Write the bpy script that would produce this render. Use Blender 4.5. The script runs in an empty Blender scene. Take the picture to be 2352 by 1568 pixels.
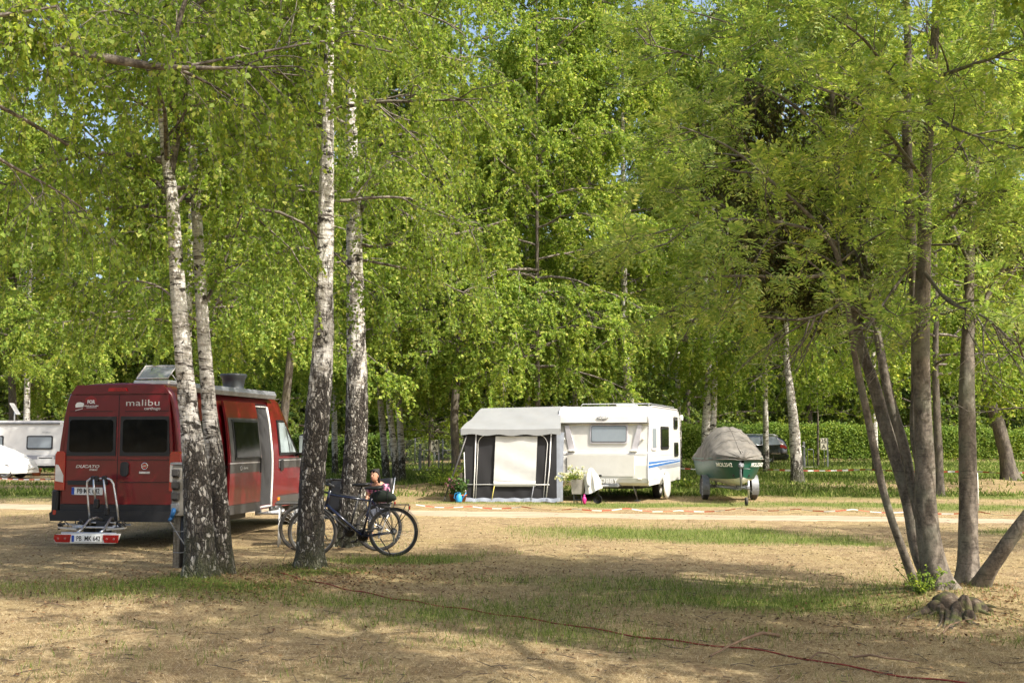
import bpy, math, random
import numpy as np
from mathutils import Vector, Matrix
R = math.radians
rng = np.random.default_rng(7)
random.seed(5)
sc = bpy.context.scene
COL = sc.collection
# ------------------------------------------------------------------ camera frame (metres; camera looks along +Y)
EYE = 1.65; F = 2600.0; CX = 1176.0; CY = 784.0
TH = math.atan((1008 - CY) / F)
def ray(px, py):
    dx = (px - CX) / F; dz = (CY - py) / F
    return dx, math.cos(TH) - dz * math.sin(TH), math.sin(TH) + dz * math.cos(TH)
def P(px, py, Y):
    a, b, c = ray(px, py); k = Y / b
    return Vector((a * k, Y, EYE + c * k))
def sstep(a, b, v):
    t = np.clip((v - a) / (b - a), 0, 1); return t * t * (3 - 2 * t)
def vnoise(x, y, s, seed=0):
    x = np.asarray(x, float) / s; y = np.asarray(y, float) / s
    xi = np.floor(x).astype(np.int64); yi = np.floor(y).astype(np.int64); fx = x - xi; fy = y - yi
    def h(a, b):
        n = (a * 374761393 + b * 668265263 + seed * 974634777) & 0x7fffffff
        n = (n ^ (n >> 13)) * 1274126177 & 0x7fffffff
        return ((n ^ (n >> 16)) & 0xffff) / 65535.0
    u = fx * fx * (3 - 2 * fx); v = fy * fy * (3 - 2 * fy)
    return (h(xi, yi) * (1 - u) + h(xi + 1, yi) * u) * (1 - v) + (h(xi, yi + 1) * (1 - u) + h(xi + 1, yi + 1) * u) * v
def fnoise(x, y, s, seed=0, o=4):
    t = 0; a = .5
    for i in range(o): t = t + a * vnoise(x, y, s / 2 ** i, seed + i * 17); a *= .5
    return t / (1 - .5 ** o)
def gzs(x, y):
    x = np.asarray(x, float); y = np.asarray(y, float)
    rise = .0135 * np.clip(y - 34, 0, 33) * sstep(-16, 3, x)
    m = .17 * np.exp(-(((x - 4.6) / 1.15) ** 2 + ((y - 11.6) / .95) ** 2))
    m = m + .22 * np.exp(-(((x + 1.9) / 1.8) ** 2 + ((y - 37.5) / 1.6) ** 2))
    for bx, by, h, r in ((-3.65, 13.5, .07, .5), (-2.6, 14.6, .07, .5), (-2.45, 17.8, .06, .5), (8.3, 43, .12, 1), (17, 40, .2, 1.2)):
        m = m + h * np.exp(-((x - bx) ** 2 + (y - by) ** 2) / r ** 2)
    return rise + m + .05 * (fnoise(x, y, 3.0, 3) - .5) + .012 * (fnoise(x, y, .35, 9) - .5)
def gz(x, y): return float(gzs(x, y))
def G(px, py):
    a, b, c = ray(px, py); t = 3.0
    while t < 200:
        if EYE + c * t <= gz(a * t, b * t): break
        t += .02
    return Vector((a * t, b * t, gz(a * t, b * t)))
# ------------------------------------------------------------------ object helpers
def tag(o, label=None, cat=None, group=None, kind=None):
    for k, v in (('label', label), ('category', cat), ('group', group), ('kind', kind)):
        if v: o[k] = v
    return o
def empty(name, loc=(0, 0, 0), rz=0, label=None, cat=None, group=None, sc_=1):
    o = bpy.data.objects.new(name, None); COL.objects.link(o); o.location = loc; o.rotation_euler = (0, 0, rz)
    o.scale = (sc_,) * 3; o.empty_display_size = .2
    return tag(o, label, cat, group)
def copy_tree(o, parent=None):
    c = o.copy(); COL.objects.link(c); c.parent = parent
    for ch in [q for q in bpy.data.objects if q.parent == o]: copy_tree(ch, c)
    return c
def nobj(name, v, q, mat, parent=None, smooth=False, tri=None, attr=None):
    me = bpy.data.meshes.new(name)
    v = np.ascontiguousarray(v, np.float32).reshape(-1, 3); q = np.ascontiguousarray(q, np.int32)
    k = q.shape[1]; n = len(q)
    me.vertices.add(len(v)); me.vertices.foreach_set('co', v.ravel())
    me.loops.add(n * k); me.loops.foreach_set('vertex_index', q.ravel())
    me.polygons.add(n); me.polygons.foreach_set('loop_start', np.arange(0, n * k, k, dtype=np.int32))
    try: me.polygons.foreach_set('loop_total', np.full(n, k, np.int32))
    except Exception: pass
    if smooth: me.polygons.foreach_set('use_smooth', np.ones(n, bool))
    if attr:
        for an, av in attr.items():
            at = me.attributes.new(an, 'FLOAT', 'POINT'); at.data.foreach_set('value', np.ascontiguousarray(av, np.float32))
    me.update(calc_edges=True)
    if mat: me.materials.append(mat)
    o = bpy.data.objects.new(name, me); COL.objects.link(o); o.parent = parent
    return o
class MB:
    """collects boxes, bars, tubes, prisms and sheets, then links them as ONE mesh"""
    def __init__(s): s.v = []; s.f = []; s.sm = []; s.mi = []; s.m = 0
    def add(s, vs, fs, smooth=False):
        b = len(s.v); s.v += [tuple(v) for v in vs]; s.f += [tuple(b + i for i in f) for f in fs]
        s.sm += [smooth] * len(fs); s.mi += [s.m] * len(fs); return s
    def box(s, c, d, rot=None, bev=0):
        c = Vector(c); hx, hy, hz = d[0] / 2, d[1] / 2, d[2] / 2
        if bev:
            b = min(bev, hx * .9, hy * .9, hz * .9)
            vs = []
            for sx in (-1, 1):
                for sy in (-1, 1):
                    for sz in (-1, 1):
                        vs += [(sx * hx, sy * (hy - b), sz * (hz - b)), (sx * (hx - b), sy * hy, sz * (hz - b)), (sx * (hx - b), sy * (hy - b), sz * hz)]
            def I(x, y, z, k): return ((x > 0) * 4 + (y > 0) * 2 + (z > 0)) * 3 + k
            fs = []
            for a in (-1, 1):
                fs.append([I(a, -1, -1, 0), I(a, 1, -1, 0), I(a, 1, 1, 0), I(a, -1, 1, 0)][::a])
                fs.append([I(-1, a, -1, 1), I(-1, a, 1, 1), I(1, a, 1, 1), I(1, a, -1, 1)][::a])
                fs.append([I(-1, -1, a, 2), I(1, -1, a, 2), I(1, 1, a, 2), I(-1, 1, a, 2)][::a])
            for a in (-1, 1):
                for b_ in (-1, 1):
                    fs.append([I(a, b_, -1, 0), I(a, b_, 1, 0), I(a, b_, 1, 1), I(a, b_, -1, 1)][::-a * b_])
                    fs.append([I(a, -1, b_, 0), I(a, 1, b_, 0), I(a, 1, b_, 2), I(a, -1, b_, 2)][::a * b_])
                    fs.append([I(-1, a, b_, 1), I(1, a, b_, 1), I(1, a, b_, 2), I(-1, a, b_, 2)][::-a * b_])
                    for c_ in (-1, 1):
                        fs.append([I(a, b_, c_, 0), I(a, b_, c_, 1), I(a, b_, c_, 2)][::a * b_ * c_])
        else:
            vs = [(x * hx, y * hy, z * hz) for x in (-1, 1) for y in (-1, 1) for z in (-1, 1)]
            fs = [(0, 1, 3, 2), (4, 6, 7, 5), (0, 4, 5, 1), (2, 3, 7, 6), (0, 2, 6, 4), (1, 5, 7, 3)]
        M = rot if rot else Matrix.Identity(3)
        return s.add([c + M @ Vector(v) for v in vs], fs)
    def tube(s, pts, r, n=8, cap=True, smooth=True):
        pts = [Vector(p) for p in pts]; k = len(pts)
        rs = r if isinstance(r, (list, tuple)) else [r] * k
        vs = []; u = None
        for i, p in enumerate(pts):
            t = (pts[min(i + 1, k - 1)] - pts[max(i - 1, 0)]).normalized()
            if u is None: u = t.orthogonal().normalized()
            u = (u - t * u.dot(t))
            u = u.normalized() if u.length > 1e-6 else t.orthogonal().normalized()
            w = t.cross(u)
            vs += [p + (u * math.cos(2 * math.pi * j / n) + w * math.sin(2 * math.pi * j / n)) * rs[i] for j in range(n)]
        fs = [(i * n + j, i * n + (j + 1) % n, (i + 1) * n + (j + 1) % n, (i + 1) * n + j) for i in range(k - 1) for j in range(n)]
        s.add(vs, fs, smooth)
        if cap:
            b = len(s.v) - len(vs)
            s.f += [tuple(b + j for j in range(n))[::-1], tuple(b + (k - 1) * n + j for j in range(n))]; s.sm += [False] * 2; s.mi += [s.m] * 2
        return s
    def ring(s, c, axis, Rr, r, n=40, m=8, a0=0, a1=2 * math.pi):
        c = Vector(c); ax = Vector(axis).normalized(); u = ax.orthogonal().normalized(); w = ax.cross(u)
        if abs(a1 - a0 - 2 * math.pi) < 1e-6:
            vs = []; fs = []
            for i in range(n):
                a = 2 * math.pi * i / n; d = u * math.cos(a) + w * math.sin(a)
                for j in range(m):
                    b = 2 * math.pi * j / m; vs.append(c + d * (Rr + r * math.cos(b)) + ax * (r * math.sin(b)))
            for i in range(n):
                for j in range(m): fs.append((i * m + j, ((i + 1) % n) * m + j, ((i + 1) % n) * m + (j + 1) % m, i * m + (j + 1) % m))
            return s.add(vs, fs, True)
    def lathe(s, prof, c=(0, 0, 0), axis='z', n=28, smooth=True):
        """prof: (radius, height) points"""
        c = Vector(c); vs = []; k = len(prof)
        for r, h in prof:
            for j in range(n):
                a = 2 * math.pi * j / n; p = (r * math.cos(a), r * math.sin(a), h)
                if axis == 'y': p = (p[0], p[2], p[1])
                if axis == 'x': p = (p[2], p[0], p[1])
                vs.append(c + Vector(p))
        fs = [(i * n + j, i * n + (j + 1) % n, (i + 1) * n + (j + 1) % n, (i + 1) * n + j) for i in range(k - 1) for j in range(n)]
        s.add(vs, fs, smooth); return s
    def prism(s, poly, a, b, axis='y', smooth=False):
        """polygon in the other two axes extruded from a to b along axis"""
        def mk(p, h): return {'y': (p[0], h, p[1]), 'x': (h, p[0], p[1]), 'z': (p[0], p[1], h)}[axis]
        n = len(poly); vs = [mk(p, a) for p in poly] + [mk(p, b) for p in poly]
        fs = [tuple(range(n)), tuple(range(n, 2 * n))[::-1]] + [(i, i + n, (i + 1) % n + n, (i + 1) % n) for i in range(n)]
        return s.add(vs, fs)
    def loft(s, secs, closed=False, smooth=True, caps=False):
        n = len(secs[0]); k = len(secs); vs = [p for q in secs for p in q]
        m = n if closed else n - 1
        fs = [(i * n + j, i * n + (j + 1) % n, (i + 1) * n + (j + 1) % n, (i + 1) * n + j) for i in range(k - 1) for j in range(m)]
        s.add(vs, fs, smooth)
        if caps:
            b = len(s.v) - len(vs); s.f += [tuple(b + j for j in range(n))[::-1], tuple(b + (k - 1) * n + j for j in range(n))]; s.sm += [False] * 2; s.mi += [s.m] * 2
        return s
    def sphere(s, c, r, n=14, m=10, sq=(1, 1, 1)):
        c = Vector(c); vs = []
        for i in range(m + 1):
            a = math.pi * i / m
            for j in range(n):
                b = 2 * math.pi * j / n
                vs.append(c + Vector((r * sq[0] * math.sin(a) * math.cos(b), r * sq[1] * math.sin(a) * math.sin(b), r * sq[2] * math.cos(a))))
        fs = [(i * n + j, (i + 1) * n + j, (i + 1) * n + (j + 1) % n, i * n + (j + 1) % n) for i in range(m) for j in range(n)]
        return s.add(vs, fs, True)
    def build(s, name, mat, parent=None, label=None, fix=True):
        me = bpy.data.meshes.new(name); me.from_pydata([tuple(v) for v in s.v], [], s.f)
        me.polygons.foreach_set('use_smooth', s.sm)
        mats = mat if isinstance(mat, (list, tuple)) else [mat]
        for m in mats: me.materials.append(m)
        if len(mats) > 1: me.polygons.foreach_set('material_index', s.mi)
        if fix:
            import bmesh
            bm = bmesh.new(); bm.from_mesh(me); bmesh.ops.recalc_face_normals(bm, faces=bm.faces); bm.to_mesh(me); bm.free()
        me.update(); o = bpy.data.objects.new(name, me); COL.objects.link(o); o.parent = parent
        if label: o['label'] = label
        return o
def rrect(w, h, r, n=5, cx=0, cy=0):
    """rounded rectangle outline"""
    out = []
    for sx, sy, a0 in ((1, 1, 0), (-1, 1, 90), (-1, -1, 180), (1, -1, 270)):
        for i in range(n + 1):
            a = R(a0 + 90 * i / n); out.append((cx + sx * (w / 2 - r) + r * math.cos(a), cy + sy * (h / 2 - r) + r * math.sin(a)))
    return out
def text(name, s, size, mat, parent, M, ext=.0015, spacing=1.0, sx=1.0, shear=0, bold=0, align='CENTER', label=None):
    cu = bpy.data.curves.new(name, 'FONT'); cu.body = s; cu.size = size; cu.extrude = ext; cu.align_x = align; cu.align_y = 'CENTER'
    cu.space_character = spacing; cu.shear = shear; cu.offset = bold; cu.resolution_u = 3
    t = bpy.data.objects.new('tmp', cu); COL.objects.link(t)
    dg = bpy.context.evaluated_depsgraph_get(); me = bpy.data.meshes.new_from_object(t.evaluated_get(dg))
    bpy.data.objects.remove(t); bpy.data.curves.remove(cu); me.name = name
    me.transform(M @ Matrix.Diagonal((sx, 1, 1, 1))); me.materials.clear(); me.materials.append(mat)
    o = bpy.data.objects.new(name, me); COL.objects.link(o); o.parent = parent
    if label: o['label'] = label
    return o
def TM(loc, xdir, up=(0, 0, 1)):
    x = Vector(xdir).normalized(); y = Vector(up); y = (y - x * y.dot(x)).normalized(); z = x.cross(y)
    return Matrix.Translation(loc) @ Matrix((x, y, z)).transposed().to_4x4()
# ------------------------------------------------------------------ materials
class NT:
    def __init__(s, name):
        s.m = bpy.data.materials.new(name); s.m.use_nodes = True; s.t = s.m.node_tree; s.t.nodes.clear()
        s.out = s.n('ShaderNodeOutputMaterial')
    def n(s, ty, ins=None, **kw):
        nd = s.t.nodes.new(ty)
        for k, v in kw.items(): setattr(nd, k, v)
        for k, v in (ins or {}).items():
            if isinstance(v, bpy.types.NodeSocket): s.t.links.new(v, nd.inputs[k])
            else: nd.inputs[k].default_value = v
        return nd
    def ramp(s, fac, stops, interp='LINEAR'):
        r = s.n('ShaderNodeValToRGB', {0: fac}); e = r.color_ramp.elements; r.color_ramp.interpolation = interp
        while len(e) < len(stops): e.new(.5)
        for i, (p, c) in enumerate(stops): e[i].position = p; e[i].color = (c if len(c) == 4 else (*c, 1))
        return r.outputs[0]
    def mix(s, f, a, b, mode='MIX'):
        m = s.n('ShaderNodeMix', data_type='RGBA', blend_type=mode)
        for k, v in ((0, f), (6, a), (7, b)):
            if isinstance(v, bpy.types.NodeSocket): s.t.links.new(v, m.inputs[k])
            else: m.inputs[k].default_value = v if k == 0 or len(v) == 4 else (*v, 1)
        return m.outputs[2]
    def math(s, op, a, b=0, c=0):
        return s.n('ShaderNodeMath', {0: a, 1: b, 2: c}, operation=op).outputs[0]
    def coord(s, kind='Object', scale=(1, 1, 1)):
        c = s.n('ShaderNodeTexCoord').outputs[kind]
        return s.n('ShaderNodeMapping', {'Vector': c, 'Scale': scale}).outputs[0]
    def noise(s, v, scale, detail=4, rough=.55, dist=0):
        return s.n('ShaderNodeTexNoise', {'Vector': v, 'Scale': scale, 'Detail': detail, 'Roughness': rough, 'Distortion': dist}).outputs[0]
    def bump(s, h, st=.3, dist=.02):
        return s.n('ShaderNodeBump', {'Height': h, 'Strength': st, 'Distance': dist}).outputs[0]
    def pbr(s, col, rough=.6, metal=0, bump=None, **kw):
        ins = {'Base Color': col if isinstance(col, bpy.types.NodeSocket) else (*col[:3], 1), 'Roughness': rough, 'Metallic': metal}
        if bump is not None: ins['Normal'] = bump
        ins.update(kw); b = s.n('ShaderNodeBsdfPrincipled', ins)
        s.t.links.new(b.outputs[0], s.out.inputs[0]); return b
def solid(name, col, rough=.5, metal=0, var=.12, nscale=6, bumps=0, bscale=60, dirt=0, **kw):
    """painted / plastic / metal surface with slight mottling and optional grime"""
    t = NT(name); v = t.coord()
    n = t.noise(v, nscale, 5)
    c = t.ramp(n, [(.25, tuple(x * (1 - var) for x in col)), (.75, tuple(min(1, x * (1 + var)) for x in col))])
    if dirt:
        d = t.ramp(t.noise(v, 2.3, 6, .65), [(.45, (0, 0, 0)), (.75, (dirt,) * 3)])
        c = t.mix(d, c, (.16, .13, .09))
    b = t.bump(t.noise(v, bscale, 3), bumps, .01) if bumps else None
    rr = t.math('MULTIPLY_ADD', n, .15, rough - .07)
    t.pbr(c, rr, metal, b, **kw); return t.m
def leafmat(name, stops, trans=.42, rough=.55, spec=.25, tw=(1.1, 1.15, .65)):
    t = NT(name); g = t.n('ShaderNodeNewGeometry')
    c = t.ramp(g.outputs['Random Per Island'], stops)
    big = t.noise(t.coord(), .45, 2)
    c = t.mix(t.math('MULTIPLY_ADD', big, 1.6, -.55), c, t.mix(1, c, (1.45, 1.18, .8), 'MULTIPLY'))
    p = t.n('ShaderNodeBsdfPrincipled', {'Base Color': c, 'Roughness': rough, 'Specular IOR Level': spec})
    tr = t.n('ShaderNodeBsdfTranslucent', {'Color': t.mix(1, c, (*tw, 1), 'MULTIPLY')})
    m = t.n('ShaderNodeMixShader', {0: trans, 1: p.outputs[0], 2: tr.outputs[0]})
    t.t.links.new(m.outputs[0], t.out.inputs[0]); return t.m
def birch_bark(name, z0=1.3, z1=3.4):
    t = NT(name); v = t.coord()
    z = t.n('ShaderNodeSeparateXYZ', {0: v}).outputs[2]
    big = t.noise(v, 1.6, 4)
    # papery white upper bark with dark horizontal lenticels and diamond scars
    pale = t.ramp(t.noise(t.n('ShaderNodeMapping', {'Vector': v, 'Scale': (3, 3, 14)}).outputs[0], 1.6, 5), [(.3, (.26, .23, .19)), (.5, (.54, .51, .46)), (.72, (.75, .73, .69))])
    lent = t.ramp(t.noise(t.n('ShaderNodeMapping', {'Vector': v, 'Scale': (4.5, 4.5, 32)}).outputs[0], 1.3, 3, .6, .6), [(.56, (0, 0, 0)), (.63, (1, 1, 1))])
    pale = t.mix(lent, pale, (.07, .055, .045))
    scar = t.ramp(t.noise(t.n('ShaderNodeMapping', {'Vector': v, 'Scale': (5, 5, 9)}).outputs[0], 1.0, 4, .65, .4), [(.57, (0, 0, 0)), (.62, (1, 1, 1))])
    pale = t.mix(scar, pale, (.035, .028, .022))
    # fissured corky lower bark
    w = t.n('ShaderNodeMapping', {'Vector': v, 'Scale': (1, 1, .38)}).outputs[0]
    nz = t.n('ShaderNodeTexNoise', {'Vector': v, 'Scale': 9, 'Detail': 4})
    w2 = t.n('ShaderNodeVectorMath', {0: w, 1: t.n('ShaderNodeVectorMath', {0: nz.outputs[1], 'Scale': .09}, operation='SCALE').outputs[0]}, operation='ADD').outputs[0]
    vo = t.n('ShaderNodeTexVoronoi', {'Vector': w2, 'Scale': 30}, feature='DISTANCE_TO_EDGE').outputs[0]
    cell = t.n('ShaderNodeTexVoronoi', {'Vector': w2, 'Scale': 30}).outputs[1]
    cv = t.n('ShaderNodeSeparateXYZ', {0: cell}).outputs[0]
    plate = t.ramp(t.math('ADD', t.math('MULTIPLY', cv, .55), t.math('MULTIPLY', t.noise(v, 22, 5), .5)), [(.28, (.035, .028, .022)), (.5, (.085, .07, .055)), (.62, (.20, .18, .15)), (.74, (.52, .49, .44))])
    crack = t.ramp(vo, [(.02, (0, 0, 0)), (.22, (1, 1, 1))])
    low = t.mix(crack, (.03, .024, .018), plate)
    moss = t.ramp(t.math('MULTIPLY_ADD', z, -.5, t.noise(v, 5, 4)), [(.2, (0, 0, 0)), (.5, (.55, .55, .55))])
    low = t.mix(moss, low, (.075, .085, .03))
    f = t.ramp(t.math('ADD', t.math('MULTIPLY_ADD', z, 1 / (z1 - z0), -z0 / (z1 - z0)), t.math('MULTIPLY_ADD', t.noise(t.n('ShaderNodeMapping', {'Vector': v, 'Scale': (5, 5, 1.6)}).outputs[0], 1.4, 5, .7), 2.4, -1.2)), [(.40, (0, 0, 0)), (.60, (1, 1, 1))])
    col = t.mix(f, low, pale)
    h = t.math('MULTIPLY', t.math('ADD', t.math('MULTIPLY', crack, .8), t.math('MULTIPLY', t.noise(v, 30, 4), .5)), t.math('MULTIPLY_ADD', f, -.8, 1))
    t.pbr(col, .75, 0, t.bump(h, .9, .03)); return t.m
def bark(name, c0, c1, sc_=14, st=.6, zs=.35, lich=(.2, .2, .15)):
    t = NT(name); v = t.coord(); w = t.n('ShaderNodeMapping', {'Vector': v, 'Scale': (1, 1, zs)}).outputs[0]
    n = t.noise(w, sc_, 6, .65, .5); big = t.noise(v, 3, 4)
    c = t.ramp(t.math('ADD', t.math('MULTIPLY', n, .6), t.math('MULTIPLY', t.noise(v, 34, 5, .7), .4)), [(.42, c0), (.56, c1), (.68, tuple(x * 1.5 for x in c1))])
    c = t.mix(t.ramp(big, [(.5, (0, 0, 0)), (.75, (.7, .7, .7))]), c, lich)
    ln = t.ramp(t.noise(t.n('ShaderNodeMapping', {'Vector': v, 'Scale': (6, 6, 60)}).outputs[0], 1.2, 2), [(.62, (0, 0, 0)), (.68, (.6, .6, .6))])
    c = t.mix(ln, c, tuple(x * .4 for x in c0))
    t.pbr(c, .8, 0, t.bump(n, st, .02)); return t.m
M = {}
M['birch'] = birch_bark('birch_bark', .7, 2.7)
M['birch_rough'] = birch_bark('birch_bark_rough', 1.2, 4.4)
M['birch_far'] = birch_bark('birch_bark_far', .3, 1.6)
M['rowan'] = bark('rowan_bark', (.07, .056, .042), (.19, .16, .125), 11, .9, .45, (.20, .205, .15))
M['dark_bark'] = bark('dark_bark', (.045, .035, .028), (.13, .11, .085), 12, .8, .3, (.13, .12, .07))
M['twig'] = solid('twig', (.075, .055, .04), .8, var=.4)
M['limb'] = bark('limb_bark', (.05, .04, .032), (.22, .19, .155), 9, .4, 1.2, (.08, .065, .05))
M['leaf_birch'] = leafmat('leaf_birch', [(0, (.14, .23, .045)), (.5, (.225, .335, .06)), (.85, (.32, .42, .08)), (1, (.47, .50, .15))], .55)
M['leaf_mid'] = leafmat('leaf_mid', [(0, (.13, .215, .045)), (.5, (.225, .335, .06)), (.85, (.34, .43, .085)), (1, (.52, .55, .17))], .55)
M['leaf_rowan'] = leafmat('leaf_rowan', [(0, (.19, .30, .08)), (.5, (.31, .42, .11)), (.85, (.46, .54, .16)), (1, (.66, .68, .28))], .52, .45, .4)
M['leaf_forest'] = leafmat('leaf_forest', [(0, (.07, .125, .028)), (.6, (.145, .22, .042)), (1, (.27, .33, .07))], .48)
M['leaf_bright'] = leafmat('leaf_bright', [(0, (.17, .25, .03)), (.6, (.24, .32, .04)), (1, (.33, .38, .06))], .5)
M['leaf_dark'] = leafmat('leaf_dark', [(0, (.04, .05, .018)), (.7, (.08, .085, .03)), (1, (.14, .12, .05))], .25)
M['blossom'] = leafmat('blossom', [(0, (.42, .40, .26)), (1, (.62, .58, .42))], .3)
# ------------------------------------------------------------------ world, sun, camera
w = bpy.data.worlds.new('World'); sc.world = w; w.use_nodes = True
nt = w.node_tree; bg = nt.nodes['Background']
SUN_AZ = R(52); SUN_EL = R(50)          # azimuth measured from behind the camera towards the right
sd = Vector((math.sin(SUN_AZ) * math.cos(SUN_EL), -math.cos(SUN_AZ) * math.cos(SUN_EL), math.sin(SUN_EL)))
sky = nt.nodes.new('ShaderNodeTexSky'); sky.sky_type = 'NISHITA'; sky.sun_disc = False
sky.sun_elevation = SUN_EL; sky.sun_rotation = math.atan2(sd.x, sd.y); sky.dust_density = 5.5; sky.air_density = 1.0
nt.links.new(sky.outputs[0], bg.inputs[0]); bg.inputs[1].default_value = .15
sl = bpy.data.lights.new('sun', 'SUN'); sl.energy = 3.7; sl.angle = R(.53); sl.color = (1, .94, .84)
so = bpy.data.objects.new('sun', sl); COL.objects.link(so); so.rotation_euler = sd.to_track_quat('Z', 'Y').to_euler()
cam = bpy.data.cameras.new('camera'); co = bpy.data.objects.new('camera', cam); COL.objects.link(co)
co.location = (0, 0, EYE); co.rotation_euler = (math.pi / 2 + TH, 0, 0); cam.sensor_width = 36; cam.lens = 36 * F / 2352
cam.clip_end = 2000; cam.clip_start = .05; sc.camera = co
sc.view_settings.view_transform = 'Standard'; sc.view_settings.look = 'None'; sc.view_settings.gamma = 1
sc.view_settings.exposure = 1.05
sc.render.resolution_x = 1024; sc.render.resolution_y = 682
# ------------------------------------------------------------------ ground
def trackd(x, y): return y - (25.2 - .22 * x)
PATCH = [  # green grass patches (x, y, rx, ry, strength)
    (2.9, 20.0, 2.6, 1.6, 1.0), (4.8, 18.6, 1.6, .7, .7), (-1.6, 15.6, 1.1, .55, .9), (-.6, 16.2, .8, .4, .5), (-3.6, 13.1, .8, .3, .9), (-2.5, 14.15, .7, .3, .9), (-2.6, 17.5, .7, .3, .7), (3.2, 12.0, 1.7, 1.0, .42), (1.2, 11.5, 2.2, .9, .35),
    (-4.2, 12.7, 1.6, .7, .28), (-1.0, 10.6, 1.6, .6, .35), (-2.2, 11.9, 1.4, .5, .4), (.5, 9.6, 2.0, .5, .3), (4.6, 9.3, .9, .4, .45), (9.5, 20.5, 1.5, 1.0, .7), (1.2, 13.2, 2.4, .6, .4),
    (-13, 34, 9, 3.0, .9), (-14, 42, 10, 2, .6), (-3, 46, 7, 5, .9), (-4, 56, 10, 6, .8), (12, 50, 16, 8, 1.2), (10, 60, 30, 5, 1.1), (7, 36, 6, 3.2, .85), (5.5, 29.2, 5, 1.2, .8),
    (10.5, 27.6, 3, 1.6, 1.0), (13, 33, 5, 2.0, .7), (3.0, 28.6, 2.6, .7, .8), (-1.2, 29.5, 3, .5, .5), (6, 42, 5, 2, .6), (-6.5, 12.5, 2.5, .7, .4)]
def green(x, y):
    x, y = x + 1.6 * (fnoise(x, y, 1.7, 91) - .5), y + 1.3 * (fnoise(x, y, 1.5, 97) - .5); g = 0
    for a, b, c, d, s in PATCH: g = g + s * np.exp(-(((x - a) / c) ** 2 + ((y - b) / d) ** 2) ** 1.3)
    g = g * (.1 + 1.7 * fnoise(x, y, .9, 31)) + .38 * (fnoise(x, y, 1.6, 41) - .52) + .25 * (fnoise(x, y, .4, 43) - .5)
    t = np.exp(-(trackd(x, y) / 1.3) ** 4)
    return np.clip(g * (1 - t * .9), 0, 1.2)
xs = np.concatenate([-np.geomspace(400, 17, 26)[:-1], np.arange(-17, 17.01, .14), np.geomspace(17, 400, 26)[1:]])
ys = np.concatenate([[-200, -100, -50, -30, -20, -12, -8, -5, -2, 0, 2], np.arange(4, 36, .14), np.arange(36, 70, .6), np.geomspace(70, 900, 20)])
X, Y_ = np.meshgrid(xs, ys); Z = gzs(X, Y_)
nx, ny = len(xs), len(ys)
V = np.stack([X, Y_, Z], -1).reshape(-1, 3)
ii = (np.arange(ny - 1)[:, None] * nx + np.arange(nx - 1)[None, :]).ravel()
Q = np.stack([ii, ii + 1, ii + nx + 1, ii + nx], 1)
t = NT('dry_ground'); v = t.coord()
at = t.n('ShaderNodeAttribute', attribute_name='green').outputs['Fac']
fine = t.noise(v, 26, 6, .7); med = t.noise(v, 3.2, 5, .6); big = t.noise(v, .5, 3)
streak = t.noise(t.n('ShaderNodeMapping', {'Vector': v, 'Scale': (1, 2.4, 1)}).outputs[0], 11, 5, .7, 1.2)
base = t.ramp(t.math('ADD', t.math('MULTIPLY', fine, .55), t.math('MULTIPLY', streak, .5)), [(.36, (.09, .063, .032)), (.48, (.235, .172, .088)), (.58, (.385, .30, .165)), (.72, (.53, .44, .27))])
base = t.mix(t.ramp(med, [(.42, (0, 0, 0)), (.62, (.8, .8, .8))]), base, t.mix(.65, base, (.15, .092, .052)))
base = t.mix(t.ramp(big, [(.45, (0, 0, 0)), (.7, (.5, .5, .5))]), base, t.mix(.5, base, (.33, .28, .10)))
gr = t.ramp(t.math('ADD', t.math('MULTIPLY', fine, .6), t.math('MULTIPLY', streak, .4)), [(.35, (.05, .065, .014)), (.55, (.13, .17, .035)), (.72, (.25, .28, .075))])
gf = t.ramp(t.math('ADD', at, t.math('MULTIPLY_ADD', t.noise(v, 7, 5, .7), 1.0, -.5)), [(.15, (0, 0, 0)), (.75, (.9, .9, .9))])
lit = t.ramp(t.n('ShaderNodeTexVoronoi', {'Vector': v, 'Scale': 34}).outputs[0], [(.05, (1, 1, 1)), (.11, (0, 0, 0))])
lm = t.math('MULTIPLY', lit, t.ramp(t.noise(v, 1.1, 3), [(.5, (0, 0, 0)), (.62, (1, 1, 1))]))
col = t.mix(gf, base, gr); col = t.mix(lm, col, (.10, .05, .03))
t.pbr(col, .95, 0, t.bump(t.math('ADD', fine, streak), .55, .05), **{'Specular IOR Level': .15})
M['ground'] = t.m
ground = nobj('ground', V, Q, M['ground'], smooth=True, attr={'green': green(V[:, 0], V[:, 1])}); tag(ground, kind='structure')
# sandy track
t = NT('sand_track'); v = t.coord(); n1 = t.noise(v, 30, 6, .7); n2 = t.noise(t.n('ShaderNodeMapping', {'Vector': v, 'Scale': (.35, 1.6, 1)}).outputs[0], 2.2, 5)
c = t.ramp(t.math('ADD', t.math('MULTIPLY', n1, .4), t.math('MULTIPLY', n2, .6)), [(.32, (.24, .18, .115)), (.55, (.38, .31, .22)), (.75, (.50, .42, .32))])
t.pbr(c, .95, 0, t.bump(n1, .4, .03), **{'Specular IOR Level': .1}); M['sand'] = t.m
tx = np.arange(-60, 60, .12); K = 17
tw = .85 + .7 * (fnoise(tx, tx * 0, 1.2, 5) - .5) + .3 * (fnoise(tx, tx * 0 + 9, .3, 5) - .5); tl = .8 + .8 * (fnoise(tx, tx * 0 + 3, 1.4, 8) - .5) + .35 * (fnoise(tx, tx * 0 + 5, .25, 8) - .5)
s_ = np.linspace(-1, 1, K)[None, :]
yy = (25.2 - .22 * tx)[:, None] + np.where(s_ > 0, s_ * tw[:, None], s_ * tl[:, None]); xx = tx[:, None] + 0 * s_
edge = np.abs(s_) > .99
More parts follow.
